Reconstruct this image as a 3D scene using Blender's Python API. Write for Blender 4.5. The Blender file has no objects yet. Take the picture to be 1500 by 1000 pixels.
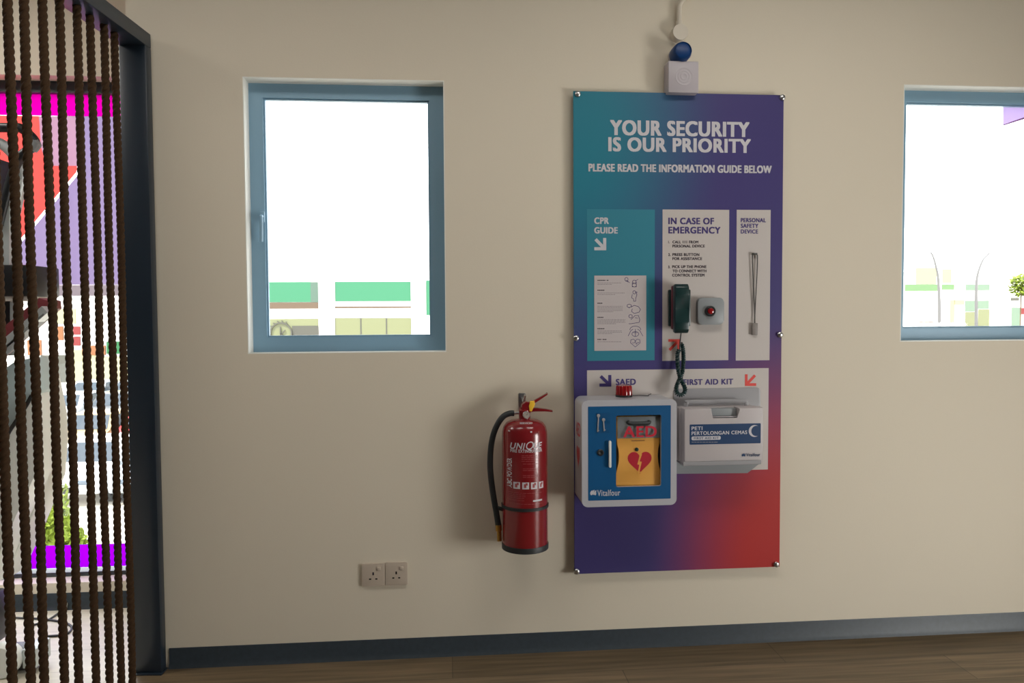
import bpy, bmesh, math, random
from mathutils import Vector, Matrix
random.seed(7)
scene = bpy.context.scene
COL = scene.collection
PI = math.pi

# ------------------------------------------------------------------ camera
F, YAW, PITCH, ROLL, CAM_H, CAM_D = 1083.0, .0843, .0402, -.0057, 1.2913, 2.75
_f = Vector((math.sin(YAW)*math.cos(PITCH), math.cos(YAW)*math.cos(PITCH), -math.sin(PITCH)))
_r = Vector((math.cos(YAW), -math.sin(YAW), 0)); _u = _r.cross(_f)
_r, _u = math.cos(ROLL)*_r + math.sin(ROLL)*_u, -math.sin(ROLL)*_r + math.cos(ROLL)*_u
CAM = Vector((0, -CAM_D, CAM_H))
cam = bpy.data.cameras.new('camera'); cam_o = bpy.data.objects.new('camera', cam); COL.objects.link(cam_o)
cam.sensor_width = 36; cam.lens = F/1500*36; cam.clip_end = 500; cam.clip_start = .05
m = Matrix((_r, _u, -_f)).transposed().to_4x4(); m.translation = CAM; cam_o.matrix_world = m
scene.camera = cam_o

# ------------------------------------------------------------------ exposure, sky, sun, added right fill, lamps
vs = scene.view_settings
scene.display_settings.display_device = 'sRGB'
vs.view_transform = 'Standard'; vs.look = 'None'; vs.exposure = 0; vs.gamma = 1; vs.use_curve_mapping = False
scene.cycles.use_denoising = True
scene.cycles.max_bounces = 10; scene.cycles.transparent_max_bounces = 24
scene.cycles.sample_clamp_indirect = 6
world = bpy.data.worlds.new('sky'); scene.world = world; world.use_nodes = True
bg = world.node_tree.nodes['Background']
bg.inputs[0].default_value = (.93, .97, 1, 1); bg.inputs[1].default_value = 4.5
sun = bpy.data.lights.new('sun', 'SUN'); sun.energy = 7; sun.angle = .01; sun.color = (1, .95, .86)
sun_o = bpy.data.objects.new('sun', sun); COL.objects.link(sun_o)
sun_o.rotation_euler = Vector((.45, .55, -.9)).to_track_quat('-Z', 'Y').to_euler()
ROOM_GLOW = 83       # area lamp in the low window added to the unseen right wall
LAMP_GLOW = 8.7        # ceiling panels

# ------------------------------------------------------------------ pixel <-> place helpers (only used to read off positions)
def ray(px, py): return _f + _r*((px-750)/F) + _u*((500-py)/F)
def at(px, py, Y):
    d = ray(px, py); return CAM + d*((Y-CAM.y)/d.y)
def on_floor(px, py, z=0):
    d = ray(px, py); return CAM + d*((z-CAM.z)/d.z)

# ------------------------------------------------------------------ materials
def lin(c):
    c = c/255; return c/12.92 if c <= .04045 else ((c+.055)/1.055)**2.4
def mat(name, rgb, rough=.6, metal=0, k=1.0, spec=.5, coat=0, bump=0, bscale=200, var=0, vscale=3, coords='Object'):
    m = bpy.data.materials.new(name); m.use_nodes = True
    nt = m.node_tree; b = nt.nodes['Principled BSDF']
    col = tuple(min(lin(c)*k, .95) for c in rgb) + (1,)
    b.inputs['Base Color'].default_value = col; b.inputs['Roughness'].default_value = rough
    b.inputs['Metallic'].default_value = metal; b.inputs['Specular IOR Level'].default_value = spec
    b.inputs['Coat Weight'].default_value = coat
    if bump or var:
        tc = nt.nodes.new('ShaderNodeTexCoord')
    if bump:
        n = nt.nodes.new('ShaderNodeTexNoise'); n.inputs['Scale'].default_value = bscale; n.inputs['Detail'].default_value = 3
        bp = nt.nodes.new('ShaderNodeBump'); bp.inputs['Strength'].default_value = bump; bp.inputs['Distance'].default_value = .002
        nt.links.new(tc.outputs[coords], n.inputs['Vector']); nt.links.new(n.outputs['Fac'], bp.inputs['Height'])
        nt.links.new(bp.outputs['Normal'], b.inputs['Normal'])
    if var:
        n = nt.nodes.new('ShaderNodeTexNoise'); n.inputs['Scale'].default_value = vscale; n.inputs['Detail'].default_value = 4
        mx = nt.nodes.new('ShaderNodeMix'); mx.data_type = 'RGBA'
        mx.inputs['A'].default_value = tuple(c*(1-var) for c in col[:3])+(1,)
        mx.inputs['B'].default_value = tuple(min(c*(1+var), .97) for c in col[:3])+(1,)
        nt.links.new(tc.outputs[coords], n.inputs['Vector']); nt.links.new(n.outputs['Fac'], mx.inputs['Factor'])
        nt.links.new(mx.outputs['Result'], b.inputs['Base Color'])
    return m

def glass_mat(name, tint=(1, 1, 1)):
    m = bpy.data.materials.new(name); m.use_nodes = True; nt = m.node_tree
    nt.nodes.remove(nt.nodes['Principled BSDF']); out = nt.nodes['Material Output']
    t = nt.nodes.new('ShaderNodeBsdfTransparent'); t.inputs[0].default_value = tint+(1,)
    g = nt.nodes.new('ShaderNodeBsdfGlossy'); g.inputs['Roughness'].default_value = .02
    lw = nt.nodes.new('ShaderNodeLayerWeight'); lw.inputs['Blend'].default_value = .5
    pw = nt.nodes.new('ShaderNodeMath'); pw.operation = 'POWER'; pw.inputs[1].default_value = 4
    ma = nt.nodes.new('ShaderNodeMath'); ma.operation = 'MULTIPLY_ADD'; ma.inputs[1].default_value = .9; ma.inputs[2].default_value = .03
    mx = nt.nodes.new('ShaderNodeMixShader'); L = nt.links.new
    L(lw.outputs['Facing'], pw.inputs[0]); L(pw.outputs[0], ma.inputs[0]); L(ma.outputs[0], mx.inputs[0])
    L(t.outputs[0], mx.inputs[1]); L(g.outputs[0], mx.inputs[2])
    nt.links.new(mx.outputs[0], out.inputs[0]); return m

def film_mat(name, rgb, see=.06):
    """translucent window vinyl: lets daylight through as colour"""
    m = bpy.data.materials.new(name); m.use_nodes = True; nt = m.node_tree
    nt.nodes.remove(nt.nodes['Principled BSDF']); out = nt.nodes['Material Output']
    c = tuple(lin(x)**.5 for x in rgb)+(1,)      # light passes both faces of the sheet
    t = nt.nodes.new('ShaderNodeBsdfTranslucent'); t.inputs[0].default_value = c
    tr = nt.nodes.new('ShaderNodeBsdfTransparent'); tr.inputs[0].default_value = c
    mx = nt.nodes.new('ShaderNodeMixShader'); mx.inputs[0].default_value = see
    nt.links.new(t.outputs[0], mx.inputs[1]); nt.links.new(tr.outputs[0], mx.inputs[2])
    nt.links.new(mx.outputs[0], out.inputs[0]); return m

K = 1.75   # photographed indoor colour -> surface colour
M = {}
M['wall'] = mat('painted plaster', (158, 151, 137), .75, k=2.1, bump=.12, bscale=140, var=.03, vscale=1.2, spec=.25)
M['ceiling'] = mat('dark ceiling paint', (110, 108, 106), .9)
M['dark_wall'] = mat('charcoal unseen wall paint', (86, 88, 92), .8)  # unseen walls and ceiling are kept dark to cut bounced light
M['reveal'] = mat('bright white finish', (236, 236, 230), .6)  # stands in for window glare on the reveals; plain white on the handle
M['base'] = mat('slate vinyl skirting', (58, 68, 76), .45, k=0.75, var=.25, vscale=60)
M['alu'] = mat('blue grey powder coated aluminium', (76, 98, 112), .42, k=3.2, bump=.03, bscale=600)
M['dark_alu'] = mat('anthracite aluminium', (52, 58, 64), .4)
M['steel'] = mat('charcoal painted steel', (32, 43, 54), .36, k=1.0, spec=.5, bump=.03, bscale=300)
M['conduit'] = mat('cream conduit plastic', (176, 168, 154), .5, k=1.5)
M['key'] = mat('dull key metal', (190, 188, 190), .5, .3)
M['chrome'] = mat('brushed steel', (205, 205, 205), .28, 1)
M['white'] = mat('white plastic', (150, 144, 148), .38, k=1.5)
M['white_gloss'] = mat('white painted sheet steel', (150, 150, 155), .3, k=1.6, coat=.2)
M['kit'] = mat('white ribbed plastic', (152, 146, 146), .42, k=1.6, bump=.03, bscale=400)
M['bracket'] = mat('pale grey sheet metal', (128, 127, 129), .42, k=1.5)
M['paper'] = mat('printed white', (153, 147, 143), .5, k=1.75)
M['paper2'] = mat('off white paper', (150, 143, 143), .7, k=1.75)
M['ink_white'] = mat('white print', (162, 160, 164), .5, k=1.65)
M['ink_indigo'] = mat('indigo print', (52, 42, 92), .5, k=1.6)
M['ink_black'] = mat('dark print', (58, 52, 56), .6, k=2)
M['ink_grey'] = mat('grey small print', (104, 98, 100), .6, k=2.2)
M['ink_red'] = mat('red print', (172, 52, 44), .5, k=1.7)
M['teal'] = mat('teal print', (36, 100, 116), .45, k=1.7)
M['blue'] = mat('cabinet blue print', (0, 68, 112), .4, k=1.5)
M['label_blue'] = mat('navy blue label', (10, 50, 90), .4, k=1.2)
M['yellow_bag'] = mat('ochre yellow plastic', (190, 140, 66), .45, k=1.8)
M['heart'] = mat('heart red print', (156, 30, 46), .4, k=1.7)
M['red_lens'] = mat('red lens plastic', (176, 26, 32), .15, k=0.65, coat=.6)
M['blue_lens'] = mat('deep blue lens plastic', (0, 58, 118), .35, k=.85, spec=.3)
M['ext_red'] = mat('glossy red enamel', (112, 20, 25), .24, k=1.3, coat=.4)
M['rubber'] = mat('black rubber', (34, 38, 40), .5)
M['brass'] = mat('brass', (190, 150, 80), .3, 1)
M['yellow'] = mat('yellow tag plastic', (226, 180, 50), .45, k=1.2)
M['gauge'] = mat('gauge face', (170, 160, 150), .4)
M['label_red'] = mat('dusky label print', (128, 52, 54), .5, k=1.5)
M['phone'] = mat('dark green plastic', (10, 38, 38), .35, k=1.5, coat=.1)
M['maroon'] = mat('maroon plastic', (92, 40, 48), .35, k=1.4)
M['grey_plastic'] = mat('grey plastic', (120, 124, 126), .45, k=1.4)
M['tag_grey'] = mat('grey brown tag', (108, 102, 98), .5, k=1.6)
M['cord_grey'] = mat('grey cord', (72, 70, 68), .7, k=1.3)
M['hole'] = mat('dark socket hole', (14, 12, 12), .8)
M['socket'] = mat('white socket plastic', (140, 130, 118), .35, k=2.0)
M['rope'] = mat('jute rope', (84, 62, 42), .85, k=.62, bump=.6, bscale=420, var=.35, vscale=120, spec=.15)
M['machine_white'] = mat('pale machine plastic', (242, 246, 240), .4)
M['machine_teal'] = mat('pale blue grey plastic', (196, 216, 220), .4)
M['machine_black'] = mat('black machine plastic', (30, 32, 34), .4)
M['machine_silver'] = mat('silver tube', (200, 208, 208), .4, .3)
M['machine_red'] = mat('dark red plastic', (120, 52, 56), .4)
M['cable'] = mat('grey cable', (70, 72, 78), .5)
M['glass'] = glass_mat('window glass')
M['door_glass'] = glass_mat('cabinet door glass')
M['film_magenta'] = film_mat('magenta vinyl', (170, 0, 128), .02)
M['film_purple'] = film_mat('violet vinyl', (120, 0, 200), .02)
M['film_coral'] = film_mat('coral vinyl', (200, 66, 62), .03)
M['film_pink'] = film_mat('pink vinyl', (138, 106, 126), .03)
M['film_lavender'] = film_mat('lavender vinyl', (114, 100, 132), .03)
M['film_grey'] = film_mat('grey violet vinyl', (112, 102, 108), .03)
M['film_pale'] = film_mat('pale lavender vinyl', (150, 132, 178), .03)
M['film_light'] = film_mat('pale vinyl seam', (165, 140, 140), .03)

def wood(name, c1, c2, cm, lo=.6, hi=1.35):
    m = bpy.data.materials.new(name); m.use_nodes = True; nt = m.node_tree; b = nt.nodes['Principled BSDF']
    tc = nt.nodes.new('ShaderNodeTexCoord')
    br = nt.nodes.new('ShaderNodeTexBrick'); br.inputs['Scale'].default_value = 1
    br.inputs['Brick Width'].default_value = 1.22; br.inputs['Row Height'].default_value = .18
    br.inputs['Mortar Size'].default_value = .0012; br.inputs['Bias'].default_value = 0
    br.inputs['Color1'].default_value = c1; br.inputs['Color2'].default_value = c2
    br.inputs['Mortar'].default_value = cm
    mp = nt.nodes.new('ShaderNodeMapping'); mp.inputs['Scale'].default_value = (1.2, 26, 1)
    n = nt.nodes.new('ShaderNodeTexNoise'); n.inputs['Scale'].default_value = 2; n.inputs['Detail'].default_value = 6
    rp = nt.nodes.new('ShaderNodeMapRange'); rp.inputs['From Min'].default_value = .3; rp.inputs['From Max'].default_value = .7
    rp.inputs['To Min'].default_value = lo; rp.inputs['To Max'].default_value = hi
    mx = nt.nodes.new('ShaderNodeVectorMath'); mx.operation = 'SCALE'
    L = nt.links.new
    L(tc.outputs['Object'], br.inputs['Vector']); L(tc.outputs['Object'], mp.inputs['Vector']); L(mp.outputs[0], n.inputs['Vector'])
    L(n.outputs['Fac'], rp.inputs['Value']); L(br.outputs['Color'], mx.inputs[0]); L(rp.outputs[0], mx.inputs['Scale'])
    L(mx.outputs['Vector'], b.inputs['Base Color'])
    b.inputs['Roughness'].default_value = .42; b.inputs['Specular IOR Level'].default_value = .45
    bp = nt.nodes.new('ShaderNodeBump'); bp.inputs['Strength'].default_value = .15; bp.inputs['Distance'].default_value = .002
    L(n.outputs['Fac'], bp.inputs['Height']); L(bp.outputs[0], b.inputs['Normal'])
    return m
M['wood'] = wood('brown plank floor', (.125, .088, .048, 1), (.185, .132, .075, 1), (.045, .032, .02, 1))
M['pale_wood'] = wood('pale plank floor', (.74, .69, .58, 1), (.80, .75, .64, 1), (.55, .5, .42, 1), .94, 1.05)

def board_mat(cx, w, z0, h):
    """printed gradient of the notice board: teal top left, indigo, red bottom right (object space of the board)"""
    m = bpy.data.materials.new('gradient board print'); m.use_nodes = True; nt = m.node_tree; b = nt.nodes['Principled BSDF']
    L = nt.links.new
    tc = nt.nodes.new('ShaderNodeTexCoord')
    def blob(x, z, rx, rz, d0, d1):
        mp = nt.nodes.new('ShaderNodeMapping'); mp.vector_type = 'POINT'
        mp.inputs['Location'].default_value = (-x/rx, 0, -z/rz); mp.inputs['Scale'].default_value = (1/rx, 0, 1/rz)
        ln = nt.nodes.new('ShaderNodeVectorMath'); ln.operation = 'LENGTH'
        mr = nt.nodes.new('ShaderNodeMapRange'); mr.interpolation_type = 'SMOOTHSTEP'
        mr.inputs['From Min'].default_value = d0; mr.inputs['From Max'].default_value = d1
        mr.inputs['To Min'].default_value = 1; mr.inputs['To Max'].default_value = 0
        L(tc.outputs['Object'], mp.inputs['Vector']); L(mp.outputs[0], ln.inputs[0]); L(ln.outputs['Value'], mr.inputs['Value'])
        return mr
    def c(rgb): return tuple(min(.9, lin(v)*1.7) for v in rgb)+(1,)
    teal = blob(-w/2, h*.92, .60, .95, .12, 1.0)
    red = blob(w/2, .05, .54, .95, .2, 1.0)
    m1 = nt.nodes.new('ShaderNodeMix'); m1.data_type = 'RGBA'; m1.inputs['A'].default_value = c((52, 46, 90)); m1.inputs['B'].default_value = c((26, 96, 112))
    m2 = nt.nodes.new('ShaderNodeMix'); m2.data_type = 'RGBA'; m2.inputs['B'].default_value = c((140, 38, 36))
    L(teal.outputs[0], m1.inputs['Factor']); L(red.outputs[0], m2.inputs['Factor'])
    L(m1.outputs['Result'], m2.inputs['A']); L(m2.outputs['Result'], b.inputs['Base Color'])
    b.inputs['Roughness'].default_value = .5; b.inputs['Specular IOR Level'].default_value = .3
    return m

# ------------------------------------------------------------------ mesh builder
class MB:
    def __init__(s): s.bm = bmesh.new()
    def box(s, x0, x1, y0, y1, z0, z1, bev=0, seg=2):
        x0, x1 = sorted((x0, x1)); y0, y1 = sorted((y0, y1)); z0, z1 = sorted((z0, z1))
        r = bmesh.ops.create_cube(s.bm, size=1, matrix=Matrix.Translation(((x0+x1)/2, (y0+y1)/2, (z0+z1)/2)) @ Matrix.Diagonal((x1-x0, y1-y0, z1-z0, 1)))
        if bev:
            ed = set(e for v in r['verts'] for e in v.link_edges)
            bmesh.ops.bevel(s.bm, geom=list(ed), offset=bev, segments=seg, profile=.5, affect='EDGES', clamp_overlap=True)
        return s
    def prism(s, pts, y0, y1, bev=0, seg=2):
        """outline in XZ, extruded along Y (y0 = near the camera)"""
        a = [s.bm.verts.new((p[0], y0, p[1])) for p in pts]; b = [s.bm.verts.new((p[0], y1, p[1])) for p in pts]
        n = len(pts); fr = s.bm.faces.new(a); s.bm.faces.new(b[::-1])
        for i in range(n): s.bm.faces.new((a[i], b[i], b[(i+1) % n], a[(i+1) % n]))
        if bev:
            bmesh.ops.bevel(s.bm, geom=list(fr.edges), offset=bev, segments=seg, profile=.5, affect='EDGES', clamp_overlap=True)
        return s
    def prism_x(s, pts, x0, x1):
        """outline in YZ, extruded along X"""
        a = [s.bm.verts.new((x0, p[0], p[1])) for p in pts]; b = [s.bm.verts.new((x1, p[0], p[1])) for p in pts]
        n = len(pts); s.bm.faces.new(a); s.bm.faces.new(b[::-1])
        for i in range(n): s.bm.faces.new((a[i], b[i], b[(i+1) % n], a[(i+1) % n]))
        return s
    def ring(s, outer, inner, y0, y1):
        """frame between two outlines with the same number of points"""
        n = len(outer)
        V = [[s.bm.verts.new((p[0], y, p[1])) for p in o] for y in (y0, y1) for o in (outer, inner)]
        A, B, C, D = V
        for i in range(n):
            j = (i+1) % n
            for q in ((A[i], A[j], B[j], B[i]), (C[j], C[i], D[i], D[j]), (A[j], A[i], C[i], C[j]), (B[i], B[j], D[j], D[i])): s.bm.faces.new(q)
        return s
    def lathe(s, prof, c, axis='Z', n=32):
        """prof: (radius, along) pairs"""
        rings = []
        for r, h in prof:
            ring = []
            for k in range(n):
                a = 2*PI*k/n; u, v = r*math.cos(a), r*math.sin(a)
                p = {'Z': (u, v, h), 'Y': (u, h, v), 'X': (h, u, v)}[axis]
                ring.append(s.bm.verts.new((c[0]+p[0], c[1]+p[1], c[2]+p[2])))
            rings.append(ring)
        for a, b in zip(rings, rings[1:]):
            for k in range(n): s.bm.faces.new((a[k], a[(k+1) % n], b[(k+1) % n], b[k]))
        s.bm.faces.new(rings[0][::-1]); s.bm.faces.new(rings[-1])
        return s
    def tube(s, pts, rad, n=10, smooth=0, flat=1.0):
        pts = [Vector(p) for p in pts]
        if smooth:
            q = []
            for i in range(len(pts)-1):
                p0, p1, p2, p3 = pts[max(i-1, 0)], pts[i], pts[i+1], pts[min(i+2, len(pts)-1)]
                for k in range(smooth):
                    t = k/smooth
                    q.append(.5*((2*p1)+(p2-p0)*t+(2*p0-5*p1+4*p2-p3)*t*t+(3*p1-p0-3*p2+p3)*t**3))
            pts = q+[pts[-1]]
        R = rad if callable(rad) else (lambda t: rad)
        rings = []; up = None
        for i, p in enumerate(pts):
            d = (pts[min(i+1, len(pts)-1)]-pts[max(i-1, 0)])
            if d.length < 1e-9: d = Vector((0, 0, 1))
            d.normalize()
            if up is None: up = d.orthogonal().normalized()
            up = (up-d*up.dot(d)); up = up.normalized() if up.length > 1e-6 else d.orthogonal().normalized()
            si = d.cross(up); rr = R(i/(len(pts)-1))
            rings.append([s.bm.verts.new(p+rr*(math.cos(2*PI*k/n)*up+flat*math.sin(2*PI*k/n)*si)) for k in range(n)])
        for a, b in zip(rings, rings[1:]):
            for k in range(n): s.bm.faces.new((a[k], a[(k+1) % n], b[(k+1) % n], b[k]))
        s.bm.faces.new(rings[0][::-1]); s.bm.faces.new(rings[-1])
        return s
    def bar(s, a, b, w, h, side=(0, 1, 0)):
        """rectangular bar from a to b: w along side, h across"""
        a, b = Vector(a), Vector(b); d = (b-a).normalized(); sd = Vector(side); sd = (sd-d*sd.dot(d)).normalized(); o = d.cross(sd)
        V = [s.bm.verts.new(p+sd*(i*w/2)+o*(j*h/2)) for p in (a, b) for i, j in ((-1, -1), (1, -1), (1, 1), (-1, 1))]
        for q in ((0, 1, 2, 3), (7, 6, 5, 4), (0, 4, 5, 1), (1, 5, 6, 2), (2, 6, 7, 3), (3, 7, 4, 0)): s.bm.faces.new([V[k] for k in q])
        return s
    def stroke(s, pts, w, y, close=False, th=.0004):
        """flat printed line in XZ at depth y"""
        pts = [Vector((p[0], p[1])) for p in pts]
        if close: pts = pts+[pts[0]]
        for a, b in zip(pts, pts[1:]):
            d = b-a
            if d.length < 1e-7: continue
            d.normalize(); o = Vector((-d.y, d.x))*w/2; e = d*w*.3
            s.prism([tuple(v) for v in (a-e-o, b+e-o, b+e+o, a-e+o)], y-th, y)
        return s
    def obj(s, name, material, parent=None, smooth=35, base=None):
        bmesh.ops.recalc_face_normals(s.bm, faces=s.bm.faces[:])
        off = root_of(parent) if parent is not None else (Vector(base) if base is not None else Vector((0, 0, 0)))
        if off.length: bmesh.ops.translate(s.bm, verts=s.bm.verts[:], vec=-off)
        me = bpy.data.meshes.new(name); s.bm.to_mesh(me); s.bm.free()
        return link_mesh(name, me, material, parent, smooth, off if parent is None else None)

def root_of(o):
    v = Vector((0, 0, 0))
    while o is not None: v += o.location; o = o.parent
    return v
def link_mesh(name, me, material, parent, smooth=35, loc=None):
    if smooth:
        me.polygons.foreach_set('use_smooth', [True]*len(me.polygons)); me.set_sharp_from_angle(angle=math.radians(smooth))
    me.materials.append(material)
    o = bpy.data.objects.new(name, me); COL.objects.link(o)
    if loc is not None: o.location = loc
    if parent is not None: o.parent = parent
    return o
def thing(name, label, cat, loc=(0, 0, 0), group=None):
    o = bpy.data.objects.new(name, None); COL.objects.link(o); o.location = loc; o.empty_display_size = .05
    return tag(o, label, cat, group)
def tag(o, label, cat, group=None):
    o['label'] = label; o['category'] = cat
    if group: o['group'] = group
    return o
def struct(o, label=None):
    o['kind'] = 'structure'
    if label: o['label'] = label
    return o
def px_rect(x0, y0, x1, y1, Y):
    a, b = at(x0, y0, Y), at(x1, y1, Y); c, d = at(x0, y1, Y), at(x1, y0, Y)
    return (a.x+c.x)/2, (b.x+d.x)/2, (b.z+c.z)/2, (a.z+d.z)/2    # x0 x1 z0 z1
def P(x, y, Y):
    p = at(x, y, Y); return (p.x, p.z)
def circle(cx, cz, r, n=24, a0=0, a1=2*PI): return [(cx+r*math.cos(a0+(a1-a0)*k/n), cz+r*math.sin(a0+(a1-a0)*k/n)) for k in range(n)]
def rrect(x0, x1, z0, z1, r, n=6):
    out = []
    for cx, cz, a in ((x1-r, z0+r, -PI/2), (x1-r, z1-r, 0), (x0+r, z1-r, PI/2), (x0+r, z0+r, PI)):
        out += [(cx+r*math.cos(a+PI/2*k/n), cz+r*math.sin(a+PI/2*k/n)) for k in range(n+1)]
    return out

def text_verts(s, bold=.02, shear=0, space=1.0):
    cu = bpy.data.curves.new('t', 'FONT'); cu.body = s; cu.size = 1; cu.offset = bold; cu.shear = shear; cu.resolution_u = 4; cu.space_character = space
    ob = bpy.data.objects.new('t', cu); COL.objects.link(ob)
    dg = bpy.context.evaluated_depsgraph_get(); dg.update()
    me = bpy.data.meshes.new_from_object(ob.evaluated_get(dg)); bpy.data.objects.remove(ob); bpy.data.curves.remove(cu)
    return me
def text(name, lines, Y, material, parent, bold=.02, shear=0, space=1.1, warp=None):
    """lines: (string, px left, py top, px right, py bottom): fitted to that box on the plane y=Y; all in one mesh"""
    mb = MB(); off = root_of(parent)
    for st, x0, y0, x1, y1 in lines:
        me = text_verts(st, 0 if warp is None else bold, shear, space)
        xs = [v.co.x for v in me.vertices]; ys = [v.co.y for v in me.vertices]
        ax, bx, ay, by = min(xs), max(xs), min(ys), max(ys)
        X0, X1, Z0, Z1 = px_rect(x0, y0, x1, y1, Y)
        vs = []
        e = bold*(Z1-Z0)*1.25 if warp is None else 0
        for ci, (sx, sz) in enumerate(((-1, -.5), (1, -.5), (-1, .5), (1, .5)) if e else ((0, 0),)):
            vs = []
            for v in me.vertices:
                X = X0+e+(v.co.x-ax)/(bx-ax)*(X1-X0-2*e)+sx*e; Z = Z0+e/2+(v.co.y-ay)/(by-ay)*(Z1-Z0-e)+sz*e
                vs.append(mb.bm.verts.new((X, Y-.00004*ci, Z) if warp is None else warp(X, Z)))
            for f in me.polygons:
                try: mb.bm.faces.new([vs[i] for i in f.vertices])
                except ValueError: pass
        bpy.data.meshes.remove(me)
    bmesh.ops.translate(mb.bm, verts=mb.bm.verts[:], vec=-off)
    me = bpy.data.meshes.new(name); mb.bm.to_mesh(me); mb.bm.free()
    return link_mesh(name, me, material, parent, 0)

# ================================================================== THE ROOM
WX0, WX1, WZ0, WZ1 = -.7296, -.012, 1.1437, 2.1367          # left small window
VX0, VX1, VZ0, VZ1 = 1.7549, 2.4725, 1.1655, 2.1585         # right small window
RX, RY = -1.125, .60                                        # the wall steps back behind the rope screen
XL, XR, YF, ZC = -4.6, 3.4, -6.2, 2.85
TH = .2
BX0, BX1, BZ0, BZ1 = -3.5, -1.32, .116, 2.309              # big window in the recess

b = MB()
def wall_with_holes(b, x0, x1, z0, z1, y0, y1, holes):
    xs = x0
    for hx0, hx1, hz0, hz1 in holes:
        b.box(xs, hx0, y0, y1, z0, z1); b.box(hx0, hx1, y0, y1, z0, hz0); b.box(hx0, hx1, y0, y1, hz1, z1); xs = hx1
    b.box(xs, x1, y0, y1, z0, z1)
wall_with_holes(b, RX, XR, 0, ZC, 0, TH, [(WX0, WX1, WZ0, WZ1), (VX0, VX1, VZ0, VZ1)])
bmesh.ops.remove_doubles(b.bm, verts=b.bm.verts[:], dist=1e-5)
struct(b.obj('wall_back', M['wall'], smooth=0), 'cream painted wall with two small windows')
b = MB().box(RX, RX+TH, TH, RY+TH, 0, ZC); struct(b.obj('wall_return', M['wall'], smooth=0))
b = MB(); wall_with_holes(b, XL, RX, 0, ZC, RY, RY+TH, [(BX0, BX1, BZ0, BZ1)])
bmesh.ops.remove_doubles(b.bm, verts=b.bm.verts[:], dist=1e-5)
struct(b.obj('wall_recess', M['wall'], smooth=0), 'painted wall around the tall window behind the ropes')
b = MB().box(XL-TH, XL, YF-TH, RY+TH, 0, ZC); struct(b.obj('wall_left', M['dark_wall'], smooth=0))
SY0, SY1, SZ0, SZ1 = -3.1, -1.3, .12, 1.2                   # unseen low window, added and sized to light the back wall
b = MB(); b.box(XR, XR+TH, YF-TH, SY0, 0, ZC); b.box(XR, XR+TH, SY1, TH, 0, ZC); b.box(XR, XR+TH, SY0, SY1, 0, SZ0); b.box(XR, XR+TH, SY0, SY1, SZ1, ZC)
struct(b.obj('wall_right', M['wall'], smooth=0))
b = MB().box(XL, XR, YF-TH, YF, 0, ZC); struct(b.obj('wall_front', M['dark_wall'], smooth=0))
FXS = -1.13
b = MB().box(FXS, XR+TH, YF-TH, RY+TH, -.2, 0); struct(b.obj('floor', M['wood'], smooth=0), 'brown wood plank floor')
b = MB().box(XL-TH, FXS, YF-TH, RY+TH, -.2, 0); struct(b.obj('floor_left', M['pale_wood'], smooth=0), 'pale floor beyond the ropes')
b = MB().box(XL-TH, XR+TH, YF-TH, RY+TH, ZC, ZC+.2); struct(b.obj('ceiling', M['ceiling'], smooth=0))

def skirting(name, pts_yz, x0, x1):
    struct(MB().prism_x(pts_yz, x0, x1).obj(name, M['base']))
def sk(y): return [(y, 0), (y-.016, 0), (y-.014, .004), (y-.0045, .018), (y-.0035, .068), (y-.002, .0715), (y, .0715)]
skirting('baseboard_back', sk(0), -1.03, XR)
skirting('baseboard_recess', sk(RY), XL, RX)

def lining(name, x0, x1, z0, z1, y1):
    t = .003; b = MB()
    b.box(x0, x0+t, .0005, y1, z0, z1); b.box(x1-t, x1, .0005, y1, z0, z1); b.box(x0+t, x1-t, .0005, y1, z0, z0+t); b.box(x0+t, x1-t, .0005, y1, z1-t, z1)
    struct(b.obj(name, M['reveal'], smooth=0), 'added white lining that brightens the small window reveal like glare')
lining('glare_trim_1', WX0, WX1, WZ0, WZ1, .066); lining('glare_trim_2', VX0, VX1, VZ0, VZ1, .066)  # added lining puts the window glare into the reveal colour
def make_window(name, x0, x1, z0, z1, gl, wall_y=0, rec=.07):
    """gl = x0,x1,z0,z1 of the glass"""
    y = wall_y+rec
    rect = lambda a: [(a[0], a[2]), (a[1], a[2]), (a[1], a[3]), (a[0], a[3])]
    o = struct(MB().ring(rect((x0, x1, z0, z1)), rect((x0+.02, x1-.02, z0+.02, z1-.02)), y-.004, y+.06).obj(name, M['alu']),
               'small window with blue grey aluminium frame')
    b = MB(); g = gl; e = .006
    b.ring(rect((x0+.016, x1-.016, z0+.016, z1-.016)), rect((g[0]-e, g[1]+e, g[2]-e, g[3]+e)), y-.0045, y+.045)
    sash = b.obj('sash_frame', M['alu'], o)
    MB().ring(rect((g[0]-e, g[1]+e, g[2]-e, g[3]+e)), rect(g), y+.006, y+.02).obj('glazing_bead', M['alu'], o)
    MB().box(g[0]-.004, g[1]+.004, y+.02, y+.026, g[2]-.004, g[3]+.004).obj('glass_pane', M['glass'], o, smooth=0)
    return o, y
g1 = px_rect(391.5, 148.5, 628, 490.5, .078)
w1, wy = make_window('window_1', WX0, WX1, WZ0, WZ1, g1)
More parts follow.
